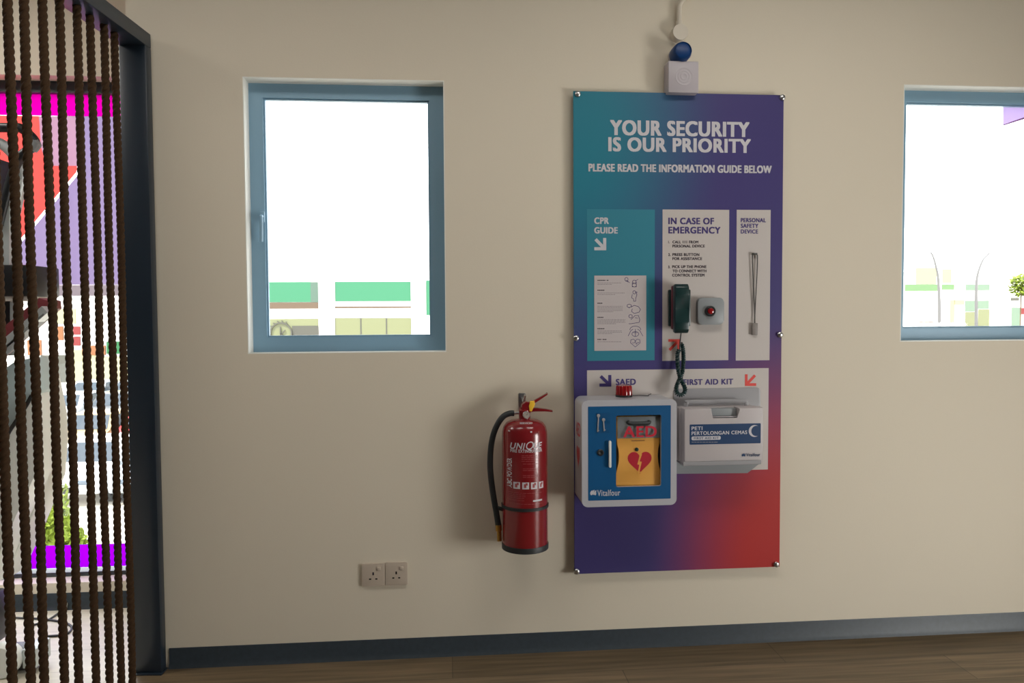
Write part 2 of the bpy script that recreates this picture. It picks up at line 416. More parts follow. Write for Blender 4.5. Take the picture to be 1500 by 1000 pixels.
# casement handle on the left stile
b = MB(); hx = g1[0]-.012
p = [at(389, 313, .045), at(387, 322, .04), at(386.5, 338, .04), at(387, 354, .045)]
b.tube([(hx, wy-.012, p[0].z-.01), (hx, wy-.035, p[0].z-.01), (hx+.001, wy-.036, p[1].z), (hx, wy-.034, p[2].z), (hx-.002, wy-.03, p[3].z)], .006, 8, 4)
b.box(hx-.008, hx+.008, wy-.018, wy-.011, p[0].z-.03, p[0].z+.01, .002)
b.obj('window_handle', M['alu'], w1)
dx = VX0-WX0; dz = VZ0-WZ0
g3 = (g1[0]+dx, g1[1]+dx, px_rect(1330, 154.5, 1500, 477.5, .078)[2], px_rect(1330, 154.5, 1500, 477.5, .078)[3])
w2, wy2 = make_window('window_2', VX0, VX1, VZ0, VZ1, g3)
q = [P(1469.5, 150, .094), P(1469.5, 184, .094), P(1502, 174, .094), P(1502, 150, .094)]
dxe = (g3[1]-q[2][0]); slope = (q[2][1]-q[1][1])/(q[2][0]-q[1][0])
film = [(q[0][0], g3[3]), q[1], (g3[1], q[1][1]+slope*(g3[1]-q[1][0])), (g3[1], g3[3])]
MB().prism(film, .0935, .0945).obj('film_lavender', M['film_pale'], w2, smooth=0)
MB().prism([film[1], film[2], (film[2][0], film[2][1]+.012), (film[1][0], film[1][1]+.004)], .0928, .0934).obj('film_edge', M['film_pink'], w2, smooth=0)

# the tall window in the recess
y = RY+.08
rect = lambda a: [(a[0], a[2]), (a[1], a[2]), (a[1], a[3]), (a[0], a[3])]
gz0, gz1 = at(100, 838, y).z, at(100, 136, y).z
w3 = struct(MB().ring(rect((BX0, BX1, BZ0, BZ1)), rect((BX0+.04, BX1-.04, gz0, gz1)), y, y+.06).obj('window_3', M['dark_alu']), 'tall window with coloured film behind the ropes')
MB().box(BX0+.03, BX1-.03, y+.03, y+.036, gz0-.01, gz1+.01).obj('glass_pane', M['glass'], w3, smooth=0)
yf = y+.028
def film_part(name, pts, mt, d=0): MB().prism(pts, yf-.001-d, yf-d).obj(name, M[mt], w3, smooth=0)
fx0, fx1 = BX0+.04, BX1-.04
z = lambda py: at(100, py, yf).z
film_part('film_magenta_band', rect((fx0, fx1, z(170), gz1)), 'film_magenta')
film_part('film_violet_band', rect((fx0, fx1, gz0+.012, z(798))), 'film_purple')
zl, zm = z(433), z(170)
xc = P(113, 243, yf)[0]
# coral star with a diagonal lower edge, pink above it, lavender around
A = P(57, 170, yf); B = P(60, 215, yf); C_ = P(68, 243, yf); D_ = P(113, 243, yf); E_ = P(112, 252, yf)
slope = (P(30, 350, yf)[1]-E_[1])/(P(30, 350, yf)[0]-E_[0])
lo = (E_[0]+(z(417)-E_[1])/slope, z(417))
G_ = (fx0, lo[1])
film_part('film_coral', [(fx0, zm), G_, lo, E_, D_, C_, B, A], 'film_coral')
film_part('film_pink', [A, B, C_, D_, (xc, zm)], 'film_pink')
gp = .016; zq = z(417)
lo2 = (E_[0]+(zq-E_[1])/slope+gp, zq)
film_part('film_lavender', [(xc, zm), (xc, D_[1]), (E_[0]+gp, E_[1]), lo2, (fx1, zq), (fx1, zm)], 'film_lavender')
film_part('film_grey_band', rect((fx0, fx1, zl-.001, zq-.001)), 'film_grey')

# ------------------------------------------------------------------ lights of the room, with the added right window
def area(name, loc, size, target, energy, color=(1, .96, .9)):
    l = bpy.data.lights.new(name, 'AREA'); l.shape = 'RECTANGLE'; l.size, l.size_y = size; l.energy = energy; l.color = color
    o = bpy.data.objects.new(name, l); COL.objects.link(o); o.location = loc
    o.rotation_euler = (Vector(target)-Vector(loc)).to_track_quat('-Z', 'Z' if abs(target[2]-loc[2]) < .01 else 'Y').to_euler()
    return o
b = MB()
for ya, yb, za, zb in ((SY0, SY1, SZ0, SZ0+.06), (SY0, SY1, SZ1-.06, SZ1), (SY0, SY0+.06, SZ0, SZ1), (SY1-.06, SY1, SZ0, SZ1)): b.box(XR+.05, XR+.1, ya, yb, za, zb)
w4 = struct(b.obj('added_window', M['dark_alu'])); MB().box(XR+.07, XR+.076, SY0+.05, SY1-.05, SZ0+.05, SZ1-.05).obj('glass_pane', M['glass'], w4, smooth=0)
area('added_right_fill', (XR+.02, (SY0+SY1)/2, (SZ0+SZ1)/2), (SY1-SY0-.08, SZ1-SZ0-.08), (0, (SY0+SY1)/2, (SZ0+SZ1)/2), ROOM_GLOW, (1, .98, .93))  # fill lamp added in the unseen opening, lights the wall from the right
M['lamp'] = mat('lamp diffuser', (250, 248, 240), .6)
nb = M['lamp'].node_tree.nodes['Principled BSDF']; nb.inputs['Emission Color'].default_value = (1, .95, .88, 1); nb.inputs['Emission Strength'].default_value = 3
for i, (lx, ly) in enumerate(((-.75, -1.3), (1.15, -1.3), (-2.6, -.25))):  # third panel is unseen, added where it brightens the recess
    t = thing('ceiling_lamp', ['ceiling panel lamp above the left window, near the rope screen', 'ceiling panel lamp above the notice board',
                               'added ceiling panel lamp left of the rope screen, brightening the recess'][i], 'ceiling lamp', (lx, ly, ZC), 'ceiling panel lamps')
    MB().box(lx-.6, lx+.6, ly-.3, ly+.3, ZC-.03, ZC, .004).obj('lamp_housing', M['white'], t)
    MB().box(lx-.57, lx+.57, ly-.27, ly+.27, ZC-.034, ZC-.03).obj('diffuser', M['lamp'], t)
    area('panel_light', (lx, ly, ZC-.04), (1.1, .5), (lx, ly, 0), LAMP_GLOW*(.58, 1.0, 2.4)[i])

# ================================================================== ROPE SCREEN
TA = .0803
dv = Vector((-math.sin(TA), -math.cos(TA), 0)); wv = Vector((-math.cos(TA), math.sin(TA), 0)); O = Vector((-1.037, -.012, 0))
def fr(t, w, zz): return O+dv*t+wv*w+Vector((0, 0, zz))
def fbox(mb, t0, t1, w0, w1, z0, z1, bev=.003):
    r = bmesh.ops.create_cube(mb.bm, size=1)
    for v in r['verts']:
        c = v.co; v.co = fr(t0 if c.x < 0 else t1, w0 if c.y < 0 else w1, z0 if c.z < 0 else z1)
    bmesh.ops.recalc_face_normals(mb.bm, faces=list(set(f for v in r['verts'] for f in v.link_faces)))
    bmesh.ops.bevel(mb.bm, geom=list(set(e for v in r['verts'] for e in v.link_edges)), offset=bev, segments=2, profile=.5, affect='EDGES')
ZB0, ZB1 = 2.222, 2.272
scr = thing('rope_screen', 'charcoal steel frame of the rope screen standing against the wall at the left', 'partition frame', (-1.08, -.03, 0))
mb = MB(); fbox(mb, 0, .04, 0, .094, 0.006, ZB0); mb.obj('post', M['steel'], scr)
mb = MB(); fbox(mb, 0, 1.9, 0, .094, ZB0, ZB1); mb.obj('top_bar', M['steel'], scr)
mb = MB(); fbox(mb, -.002, .05, -.004, .1, 0, .006, .001); mb.obj('foot_plate', M['steel'], scr)
mb = MB(); fbox(mb, 1.86, 1.9, 0, .094, 0, ZB0); mb.obj('post', M['steel'], scr)
def rope_mesh():
    bm = bmesh.new(); H = ZB0; n = 18; steps = 420; pitch = .062; rings = []
    for i in range(steps+1):
        zz = H*i/steps; ring = []
        wob = .0016*math.sin(zz*5.1)
        for k in range(n):
            a = 2*PI*k/n
            r = .0092+.0036*abs(math.cos(1.5*a))**.8
            b = a+2*PI*zz/pitch
            ring.append(bm.verts.new((r*math.cos(b)+wob, r*math.sin(b), zz)))
        rings.append(ring)
    for a, b in zip(rings, rings[1:]):
        for k in range(n): bm.faces.new((a[k], a[(k+1) % n], b[(k+1) % n], b[k]))
    bm.faces.new(rings[0][::-1]); bm.faces.new(rings[-1])
    me = bpy.data.meshes.new('rope'); bm.to_mesh(me); bm.free()
    me.polygons.foreach_set('use_smooth', [True]*len(me.polygons)); me.materials.append(M['rope']); return me
rm = rope_mesh()
ords = ['outermost, ninth rope from the dark post, cut by the left picture edge', 'eighth thick brown twisted rope from the dark post, second from the left', 'seventh thick brown twisted rope from the dark post, third from the left',
        'sixth thick brown twisted rope from the dark post, fourth from the left', 'fifth thick twisted rope from the dark post, middle of the rope screen', 'fourth thick twisted rope away from the dark post',
        'third thick twisted rope away from the dark post', 'second thick twisted rope away from the dark post', 'dark twisted rope hanging nearest the post, against its left edge']
for i, px in enumerate((-3, 24, 46, 74.5, 97.5, 123, 142.5, 161, 177)):
    d = ray(px, 375); s = d.x/d.y
    # O.x + t dx + w wx = s (O.y + t dy + w wy + D)
    w = .047; t = (s*(O.y+w*wv.y+CAM_D)-O.x-w*wv.x)/(dv.x-s*dv.y)
    p = fr(t, w, 0)
    o = bpy.data.objects.new('hanging_rope', rm); COL.objects.link(o); o.location = (p.x, p.y, 0.0); o.rotation_euler = (0, 0, random.random()*6)
    tag(o, ords[i], 'rope', 'ropes of the screen')

# ================================================================== NOTICE BOARD
PX0, PX1, PZ0, PZ1 = .4617, 1.2638, .3005, 2.1011
PY = -.025
brd = thing('notice_board', 'tall notice board with teal, indigo and red gradient headed YOUR SECURITY IS OUR PRIORITY', 'notice board', ((PX0+PX1)/2, PY, PZ0))
M['board'] = board_mat((PX0+PX1)/2, PX1-PX0, PZ0, PZ1-PZ0)
MB().box(PX0, PX1, PY, PY+.005, PZ0, PZ1, .0008, 1).obj('board_panel', M['board'], brd)
YP = PY-.0005      # print level
YM = PY-.0018      # back of what is mounted on the board
YQ = PY-.0011      # print on the printed fields
def field(name, x0, y0, x1, y1, mt):
    r = px_rect(x0, y0, x1, y1, PY); MB().box(r[0], r[1], YP, PY, r[2], r[3]).obj(name, M[mt], brd, smooth=0); return r
field('cpr_field', 860, 306.5, 959, 528, 'teal')
field('emergency_field', 970.3, 307, 1067.5, 527.8, 'paper')
field('safety_device_field', 1078.5, 307.3, 1128, 527.6, 'paper')
field('equipment_field', 860, 540.5, 1125.3, 690.5, 'paper')
text('heading_text', [('YOUR SECURITY', 893.5, 177, 1098, 199.5), ('IS OUR PRIORITY', 891, 202, 1100, 223)], YP-.0003, M['ink_white'], brd, .046)
text('subheading_text', [('PLEASE READ THE INFORMATION GUIDE BELOW', 862, 241, 1130.5, 252.5)], YP-.0003, M['ink_white'], brd, .046)
text('field_heading', [('CPR', 870.5, 318.3, 892, 328), ('GUIDE', 870.5, 332.5, 905, 342)], YQ, M['ink_white'], brd, .046)
text('field_heading', [('IN CASE OF', 979, 318.7, 1046, 328.5), ('EMERGENCY', 979, 332, 1055.5, 342)], YQ, M['ink_indigo'], brd, .046)
text('field_heading', [('PERSONAL', 1085, 319.3, 1122, 325.5), ('SAFETY', 1085, 327.5, 1111, 333.7), ('DEVICE', 1085, 336, 1110.5, 342)], YQ, M['ink_indigo'], brd, .046)
for grp_ in ([('1.', 978.8, 352.5, 981, 356.3), ('CALL 111 FROM', 985, 352.3, 1023, 356.5), ('PERSONAL DEVICE', 985, 358.2, 1032.5, 362.4)],
             [('2.', 978.8, 370.8, 982.5, 374.8), ('PRESS BUTTON', 985, 370.6, 1024.5, 374.9), ('FOR ASSISTANCE', 985, 376.6, 1028.5, 380.8)],
             [('3.', 978.6, 388.8, 982, 392.8), ('PICK UP THE PHONE', 984.5, 388.4, 1035, 392.6), ('TO CONNECT WITH', 985, 394.6, 1035, 398.8), ('CONTROL SYSTEM', 984.5, 400.7, 1032, 405)]):
    text('instruction', grp_, YQ, M['ink_black'], brd, .055)
text('field_heading', [('SAED', 902, 554.5, 931.5, 563.8)], YQ, M['ink_indigo'], brd, .046)
text('field_heading', [('FIRST AID KIT', 1001, 554.8, 1074, 563.3)], YQ, M['ink_indigo'], brd, .046)
def arrow(name, x0, y0, x1, y1, corner, mt, w=4.6):
    """corner arrow: two bars meeting in a corner + the diagonal shaft; corner in 'br','bl','tr'"""
    wd = w/F*CAM_D; ins = w/2
    L, R, T, B = x0+ins, x1-ins, y0+ins, y1-ins
    pts = {'br': ((R, y0), (R, B), (x0, B), (x0+ins*.8, y0+ins*.8)), 'bl': ((L, y0), (L, B), (x1, B), (x1-ins*.8, y0+ins*.8)), 'tr': ((R, y1), (R, T), (x0, T), (x0+ins*.8, y1-ins*.8))}[corner]
    q = [P(a, b_, PY) for a, b_ in pts]
    mb = MB()
    def bar2(a, b_, k=1):
        a, b_ = Vector(a), Vector(b_); d = (b_-a).normalized(); o = Vector((-d.y, d.x))*wd/2
        mb.prism([tuple(v) for v in (a-o, b_-o, b_+o, a+o)], YQ-.0002*k, PY)
    e = Vector(q[1]); 
    bar2(q[0], tuple(e+(e-Vector(q[0])).normalized()*wd/2)); bar2(q[2], tuple(e+(e-Vector(q[2])).normalized()*wd/2), 1.6); bar2(q[3], q[1], 2.3)
    mb.obj(name, M[mt], brd, smooth=0)
arrow('print_arrow', 870.5, 348.5, 888, 366.5, 'br', 'ink_white')
arrow('print_arrow', 878, 549, 895.5, 566, 'br', 'ink_indigo')
arrow('print_arrow', 1091, 548, 1107.5, 565, 'bl', 'ink_red', 4.0)
arrow('print_arrow', 979, 496.5, 996, 514, 'tr', 'ink_red', 4.0)
# CPR leaflet
r = px_rect(870.5, 403.5, 946.5, 513.3, PY)
MB().box(r[0], r[1], PY-.0012, PY, r[2], r[3]).obj('cpr_leaflet', M['paper2'], brd, smooth=0)
YL = PY-.0014
def seg(mb, x0, x1, y, h):
    a, c = P(x0, y-h/2, PY), P(x1, y+h/2, PY); mb.prism([(a[0], c[1]), (c[0], c[1]), (c[0], a[1]), (a[0], a[1])], YL-.0002, YL)
for x0, x1, yy in ((875, 893, 410.5), (875, 886, 425), (875, 883, 444), (875, 884, 464.7), (875, 886, 481.2), (875, 888.5, 497)):
    hm = MB(); n = int((x1-x0)/1.5)
    for k in range(n):
        if random.random() < .9: seg(hm, x0+k*1.5, x0+k*1.5+1.2, yy, 1.5)
    hm.obj('leaflet_heading', M['ink_black'], brd, smooth=0)
for x0, x1, ys in ((875, 910, (414.3, 416.5)), (875, 915, (429, 431.3)), (875, 912, (448.5, 450.6, 452.7, 454.8, 456.6)), (875, 916, (468, 470, 472, 474)), (875, 911, (484.6, 486.6, 488.6)), (875, 910, (500.5,))):
    bd = MB()
    for j, yy in enumerate(ys):
        xe = x1-(0 if j < len(ys)-1 else 14) if len(ys) > 1 else x1; xx = x0
        while xx < xe:
            wl = random.uniform(1.5, 4); seg(bd, xx, min(xx+wl, xe), yy, .75); xx += wl+.6
    bd.obj('leaflet_body_text', M['ink_grey'], brd, smooth=0)
ic = MB(); lw = .0016
def ln(pts, close=False): ic.stroke([P(a, b_, PY) for a, b_ in pts], lw, YL, close)
def el(cx, cy, rx, ry, a0=0, a1=360, n=14): ln([(cx+rx*math.cos(math.radians(a0+(a1-a0)*k/n)), cy+ry*math.sin(math.radians(a0+(a1-a0)*k/n))) for k in range(n+1)])
el(917.5, 409, 2.4, 2.8); ln([(919, 411), (922, 414)]); ln([(917.5, 410.5), (919.5, 413)])
el(929, 412.5, 2.6, 2.4); el(929, 417.5, 3.2, 2.6); ln([(926, 414), (926, 420), (932, 420), (932, 413)]); ln([(931, 411), (934.5, 409)])
el(929, 428, 2.2, 2.4); ln([(926, 431), (925, 436), (928, 438), (928, 441), (931, 441), (931, 437), (933, 431)]); ln([(930, 428), (933, 427.5), (932, 431)])
el(921.5, 447.8, 3.2, 2.4); ln([(924.5, 449.5), (929, 447), (935, 449), (938, 453), (936, 457), (929, 459), (925, 456), (926, 452)]); ln([(918.5, 449), (922, 451)])
el(923.5, 463, 2.6, 2.4); ln([(924, 468), (927, 465), (930, 462), (935, 462), (937, 468), (936, 472), (924, 474), (921, 474)]); ln([(930, 465), (934, 466)])
el(930.5, 483, 8, 5.5, 180, 360); ln([(920, 492), (924, 484), (927, 482)]); ln([(941.5, 492), (937, 484), (934, 482)]); el(930.5, 489, 5, 3.6); ln([(930.5, 482), (930.5, 492)]); ln([(928, 487), (933, 487)])
ln([(930.5, 508), (923.5, 502), (924, 497.5), (928, 496.5), (930.5, 499), (933, 496.5), (937, 497.5), (937.5, 502)], True); ln([(926, 502), (929, 502), (930.5, 499.5), (932, 504), (934, 501.5), (936, 501.5)])
ic.obj('leaflet_drawing', M['ink_indigo'], brd, smooth=0)
for sx, sy in ((846, 138), (1145.5, 143), (843.5, 495), (1142, 490), (844.5, 836.5), (1136.5, 826)):
    p = at(sx, sy, PY)
    MB().lathe([(.0095, PY), (.0105, PY-.003), (.0105, PY-.007), (.008, PY-.0095), (.004, PY-.0105)], (p.x, 0, p.z), 'Y', 20).lathe([(.007, -.0005), (.007, PY+.0045)], (p.x, 0, p.z), 'Y', 14).obj('standoff_screw', M['chrome'], brd)

# ------------------------------------------------------------------ emergency wall phone
c = at(994, 451, PY); zt, zb = at(994, 424, PY).z, at(994, 477.5, PY).z; xl, xr = at(978, 450, PY).x, at(1009.5, 450, PY).x
ph = thing('wall_phone', 'dark green wall phone with a coiled cord mounted on the emergency field of the board', 'telephone', (c.x, YM, zb))
MB().box(xl, xr, YM-.018, YM, zb, zt, .004).obj('phone_base', M['phone'], ph)
MB().box(xl+.005, xr-.018, YM-.042, YM-.017, zb-.012, zt+.014, .006).obj('cradle', M['maroon'], ph)
hx0, hx1, hz0, hz1 = px_rect(988, 415.5, 1008, 488, YM-.06)
prof = [(YM-.038, hz0+.004), (YM-.062, hz0), (YM-.074, hz0+.012), (YM-.076, hz0+.04), (YM-.070, (hz0+hz1)/2), (YM-.076, hz1-.04), (YM-.074, hz1-.012), (YM-.062, hz1), (YM-.038, hz1-.004),
        (YM-.040, hz1-.045), (YM-.048, (hz0+hz1)/2), (YM-.040, hz0+.045)]
mb = MB().prism_x(prof, hx0, hx1)
bmesh.ops.bevel(mb.bm, geom=[e for e in mb.bm.edges], offset=.004, segments=2, profile=.5, affect='EDGES', clamp_overlap=True)
hs = mb.obj('handset', M['phone'], ph)
mb = MB()
for k in range(5):
    zz = hz1-.05-k*.006; mb.box((hx0+hx1)/2-.004, (hx0+hx1)/2+.006, YM-.0745, YM-.072, zz, zz+.002)
mb.obj('ear_slots', M['rubber'], hs)
def cpx(a, b_, dy): return at(a, b_, YM-dy)
mb = MB().tube([cpx(998, 486, .055), cpx(997, 493, .05), cpx(996, 503, .04), cpx(995.5, 514, .035)], .0022, 8, 5)
mb.obj('cord_lead', M['rubber'], ph)
# coiled cord: a helix following a folded hanging path
path = [cpx(995, 512, .036), cpx(992.5, 518, .034), cpx(992.5, 532, .034), cpx(994, 545, .036), cpx(996, 553, .040), cpx(992.5, 562, .044), cpx(990.5, 569, .046), cpx(992, 576, .046), cpx(997, 578.5, .046),
        cpx(1002, 576, .046), cpx(1003.5, 569, .046), cpx(1000, 561, .042), cpx(997, 553, .032), cpx(999.5, 545, .030), cpx(1001, 532, .026), cpx(1001, 518, .022), cpx(999.5, 507, .02), cpx(997, 503, .019)]
pts = []
for i in range(len(path)-1):
    p0, p1, p2, p3 = path[max(i-1, 0)], path[i], path[i+1], path[min(i+2, len(path)-1)]
    for k in range(60):
        t = k/60; pts.append(.5*((2*p1)+(p2-p0)*t+(2*p0-5*p1+4*p2-p3)*t*t+(3*p1-p0-3*p2+p3)*t**3))
s = 0; hel = []
for i in range(len(pts)):
    d = (pts[min(i+1, len(pts)-1)]-pts[max(i-1, 0)]).normalized(); 
    if i: s += (pts[i]-pts[i-1]).length
    n1 = d.cross(Vector((0, 1, 0))).normalized(); n2 = d.cross(n1); a = 2*PI*s/.0066
    hel.append(pts[i]+.0058*(math.cos(a)*n1+math.sin(a)*n2))
MB().tube(hel, .0031, 6).obj('coiled_cord', M['phone'], ph)

# ------------------------------------------------------------------ panic button
x0, x1, z0, z1 = px_rect(1021, 436, 1059, 475.3, YM-.01)
pb = thing('panic_button', 'square grey push button box with round red button beside the phone', 'push button', ((x0+x1)/2, YM, z0))
MB().prism(rrect(x0, x1, z0, z1, .016), YM-.022, YM, .003).obj('button_plate', M['grey_plastic'], pb)
c = at(1040, 455.6, YM-.024)
MB().lathe([(.020, YM-.021), (.020, YM-.030), (.0165, YM-.032), (.0145, YM-.030)], (c.x, 0, c.z), 'Y', 32).obj('button_collar', M['rubber'], pb)
MB().lathe([(.0115, YM-.028), (.0115, YM-.033), (.0095, YM-.0355), (.005, YM-.0368), (.001, YM-.037)], (c.x, 0, c.z), 'Y', 28).obj('red_button', M['red_lens'], pb)

# ------------------------------------------------------------------ lanyard
top = at(1106, 371.5, YM-.01)
ly = thing('safety_lanyard', 'grey lanyard with a small tag hanging on the personal safety device field', 'lanyard', (top.x, YM, at(1106, 490, YM).z))
mb = MB(); a = [at(px, py, YM-.006) for px, py in ((1105.6, 460), (1104.8, 440), (1103, 400), (1102.2, 378), (1103, 373), (1106, 371.3), (1109, 373), (1109.7, 378), (1109, 400), (1106.8, 440), (1105.9, 460))]
mb.tube(a, .0021, 6, 4); mb.tube([at(1105.7, 457, YM-.006), at(1105.6, 475, YM-.006)], .0022, 6); mb.obj('cord', M['cord_grey'], ly)
MB().box(top.x-.009, top.x+.009, YM-.012, YM, top.z-.004, top.z+.003, .001).obj('hook', M['cord_grey'], ly)
x0, x1, z0, z1 = px_rect(1101.6, 473, 1110, 490.5, YM-.008); MB().box(x0, x1, YM-.01, YM-.002, z0, z1, .002).obj('tag', M['tag_grey'], ly)

# ------------------------------------------------------------------ defibrillator cabinet
YB, YFr = YM, -.172
cx0, cx1, cz0, cz1 = px_rect(852.3, 585.3, 991.3, 741, YFr)
cab = thing('defibrillator_cabinet', 'white wall cabinet with blue windowed door and red beacon on top', 'cabinet', ((cx0+cx1)/2, YB, cz0))
mb = MB(); out = rrect(cx0, cx1, cz0, cz1, .022); inn = rrect(cx0+.004, cx1-.004, cz0+.004, cz1-.004, .018)
mb.ring(out, inn, YFr+.012, YB)
mb.prism(inn, YB-.004, YB)
mb.obj('cabinet_body', M['white_gloss'], cab)
wx0, wx1, wz0, wz1 = px_rect(902.5, 607.8, 968.5, 712.3, YFr)
mb = MB(); mb.ring(rrect(cx0, cx1, cz0, cz1, .022), rrect(wx0, wx1, wz0, wz1, .006), YFr, YFr+.012)
dr = mb.obj('cabinet_door', M['white_gloss'], cab)
bx0, bx1, bz0, bz1 = px_rect(861.5, 594.3, 982.5, 731.5, YFr)
MB().ring(rrect(bx0, bx1, bz0, bz1, .002), rrect(wx0, wx1, wz0, wz1, .006), YFr-.0006, YFr).obj('blue_door_print', M['blue'], dr, smooth=0)
MB().box(wx0-.003, wx1+.003, YFr+.007, YFr+.009, wz0-.003, wz1+.003).obj('door_window', M['door_glass'], dr, smooth=0)
YD = YFr-.001
mb = MB(); p0, p1 = at(893, 645, YFr), at(893, 684, YFr)
mb.prism(rrect(p0.x-.0038, p0.x+.0038, p1.z, p0.z, .0035), YFr-.012, YFr, .0015); mb.obj('handle', M['reveal'], dr)
c = at(879.5, 662.5, YFr); MB().lathe([(.012, YFr), (.012, YFr-.004), (.009, YFr-.0065), (.004, YFr-.006), (.001, YFr-.004)], (c.x, 0, c.z), 'Y', 24).obj('lock', M['rubber'], dr)
text('maker_lettering', [('Vitalfour', 875, 717, 908.5, 726)], YD, M['ink_white'], dr, .012)
def leaf_logo(name, cx, cy, rpx, Y, mt, parent):
    mb = MB(); k = rpx/9.0
    for sgn in (-1, 0, 1):
        pts = [P(cx+sgn*rpx*.55+dx*k, cy+dy*k+abs(sgn)*1.2*k, Y) for dx, dy in ((-3, 5), (-4.2, 0), (-1, -5.5), (2.5, -7), (1.5, -2), (2.2, 3), (0, 6.5))]
        mb.prism(pts, Y-.0004-.0001*sgn, Y)
    mb.obj(name, M[mt], parent, smooth=0)
leaf_logo('maker_logo', 869.5, 721, 5, YD+.0004, 'ink_white', dr)
# two keys hanging in the clear pocket on the door
for kx, tilt, top_y, bot_y in ((876.5, -1, 606, 632), (884, 1, 612, 631)):
    a, bb = at(kx, top_y, YFr), at(kx+tilt, bot_y, YFr)
    mb = MB(); mb.lathe([(.006, YFr-.003), (.006, YFr-.001)], (a.x, 0, a.z-.006), 'Y', 14); mb.bar((a.x, YFr-.002, a.z-.01), (bb.x, YFr-.002, bb.z), .002, .004)
    mb.bar((bb.x, YFr-.002, bb.z+.004), (bb.x+.005, YFr-.002, bb.z+.004), .002, .003); mb.obj('key', M['key'], dr)
x0, x1, z0, z1 = px_rect(872.5, 604.5, 893.5, 633.5, YFr)
MB().prism(rrect(x0, x1, z0, z1, .003), YFr-.0046, YFr-.004).obj('key_pocket', M['door_glass'], dr)
# lettering on the glass + print on the left side
text('window_lettering', [('AED', 913, 624, 962, 640)], YFr+.0062, M['heart'], dr, .03)
def heart_pts(cx, cz, w, h, n=40):
    out = []
    for k in range(n):
        t = 2*PI*k/n; out.append((cx+w/2*math.sin(t)**3, cz+h/2*(13*math.cos(t)-5*math.cos(2*t)-2*math.cos(3*t)-math.cos(4*t)+2.5)/14.5))
    return out
zs = at(846, 674, YFr).z
mb = MB(); ym = (YFr+YB)/2
mb.bm.faces.new([mb.bm.verts.new((cx0-.0004, ym+(a-0)*1.0, b_)) for a, b_ in heart_pts(0, zs-.005, .066, .085)])
mb.obj('side_heart', M['heart'], cab, smooth=0)
me = text_verts('AED', .02); xs = [v.co.x for v in me.vertices]; ys = [v.co.y for v in me.vertices]
mb = MB(); zt2 = zs+.075
vv = [mb.bm.verts.new((cx0-.0004, ym+.045-(v.co.x-min(xs))/(max(xs)-min(xs))*.09, zt2+(v.co.y-min(ys))/(max(ys)-min(ys))*.05)) for v in me.vertices]
for f in me.polygons: mb.bm.faces.new([vv[i] for i in f.vertices])
mb.obj('side_lettering', M['heart'], cab, smooth=0)
# beacon on top
c0 = at(914, 577, -.075); bz = cz1
mb = MB(); mb.lathe([(.031, bz), (.031, bz+.007)], (c0.x, -.075, 0), 'Z', 32); bs = mb.obj('beacon_base', M['rubber'], cab)
mb = MB(); n = 48; prof = [(.029, bz+.006), (.0285, bz+.036), (.026, bz+.042), (.012, bz+.045), (.001, bz+.0455)]
mb.lathe(prof, (c0.x, -.075, 0), 'Z', 48)
for v in mb.bm.verts:
    d = Vector((v.co.x-c0.x, v.co.y+.075)); 
    if d.length > .02: v.co.x, v.co.y = c0.x+d.x*(1+.05*math.cos(16*math.atan2(d.y, d.x))), -.075+d.y*(1+.05*math.cos(16*math.atan2(d.y, d.x)))
mb.obj('beacon_lens', M['red_lens'], cab)
mb = MB().tube([(c0.x+.03, -.09, bz+.004), (c0.x+.06, -.06, bz+.002), (c0.x+.09, -.075, bz+.002), (c0.x+.1, -.05, bz+.0025), (c0.x+.115, -.03, bz+.004)], .0014, 6, 6)
mb.obj('beacon_wire', M['rubber'], cab)

# the defibrillator itself, behind the glass
dx0, dx1, dz0, dz1 = px_rect(902, 612, 967, 713, -.15)
mid = (dx0+dx1)/2; hw = (dx1-dx0)/2+.004; dz0 = cz0+.004
de = thing('defibrillator', 'ochre yellow hourglass shaped defibrillator with red heart behind the cabinet window', 'defibrillator', (mid, -.1, dz0))
shelf_z = wz0-.004
hb = wz1-.006-shelf_z
prof = [(a, shelf_z+hb*b_) for a, b_ in ((1.0, 0), (1.0, .05), (.98, .13), (.92, .24), (.85, .34), (.83, .43), (.85, .53), (.92, .63), (.96, .70), (.96, 1.0))]
ol = [(mid+hw*a, b_) for a, b_ in prof]+[(mid-hw*a, b_) for a, b_ in prof[::-1]]
MB().prism(ol, -.156, -.06, .006, 3).obj('case', M['yellow_bag'], de, smooth=50)
YC = -.1562
MB().box(mid-hw*.9, mid+hw*.95, -.158, -.1555, shelf_z+hb*.69, shelf_z+hb*.995, .002).obj('top_flap', M['grey_plastic'], de)
MB().tube([(mid-.04, -.157, shelf_z+hb*.93), (mid-.03, -.1605, shelf_z+hb*.9), (mid+.03, -.1605, shelf_z+hb*.9), (mid+.04, -.157, shelf_z+hb*.93)], .007, 10, 5).obj('carry_handle', M['rubber'], de)
c = at(937, 678, YC); MB().prism(heart_pts(c.x, c.z, .088, .082), YC-.0006, YC).obj('heart_emblem', M['heart'], de, smooth=0)
Pm = lambda a, b_: P(a, b_, YC)
MB().prism([Pm(937.5, 664), Pm(933.5, 680), Pm(936.5, 680.5), Pm(934.5, 690), Pm(932.5, 689), Pm(935, 695.5), Pm(938.5, 690.5), Pm(936.7, 690.3), Pm(940, 676), Pm(936.8, 675.5), Pm(940.5, 664.5)][::-1], YC-.0011, YC-.0006).obj('lightning_emblem', M['yellow_bag'], de, smooth=0)
c = at(932.5, 658, YC); MB().lathe([(.007, YC+.001), (.007, YC-.003), (.004, YC-.004)], (c.x, 0, c.z), 'Y', 18).obj('status_light', M['phone'], de)
mb = MB(); mb.stroke([Pm(925, 645.5), Pm(944, 645)], .002, YC); mb.obj('case_seam', M['machine_red'], de, smooth=0)
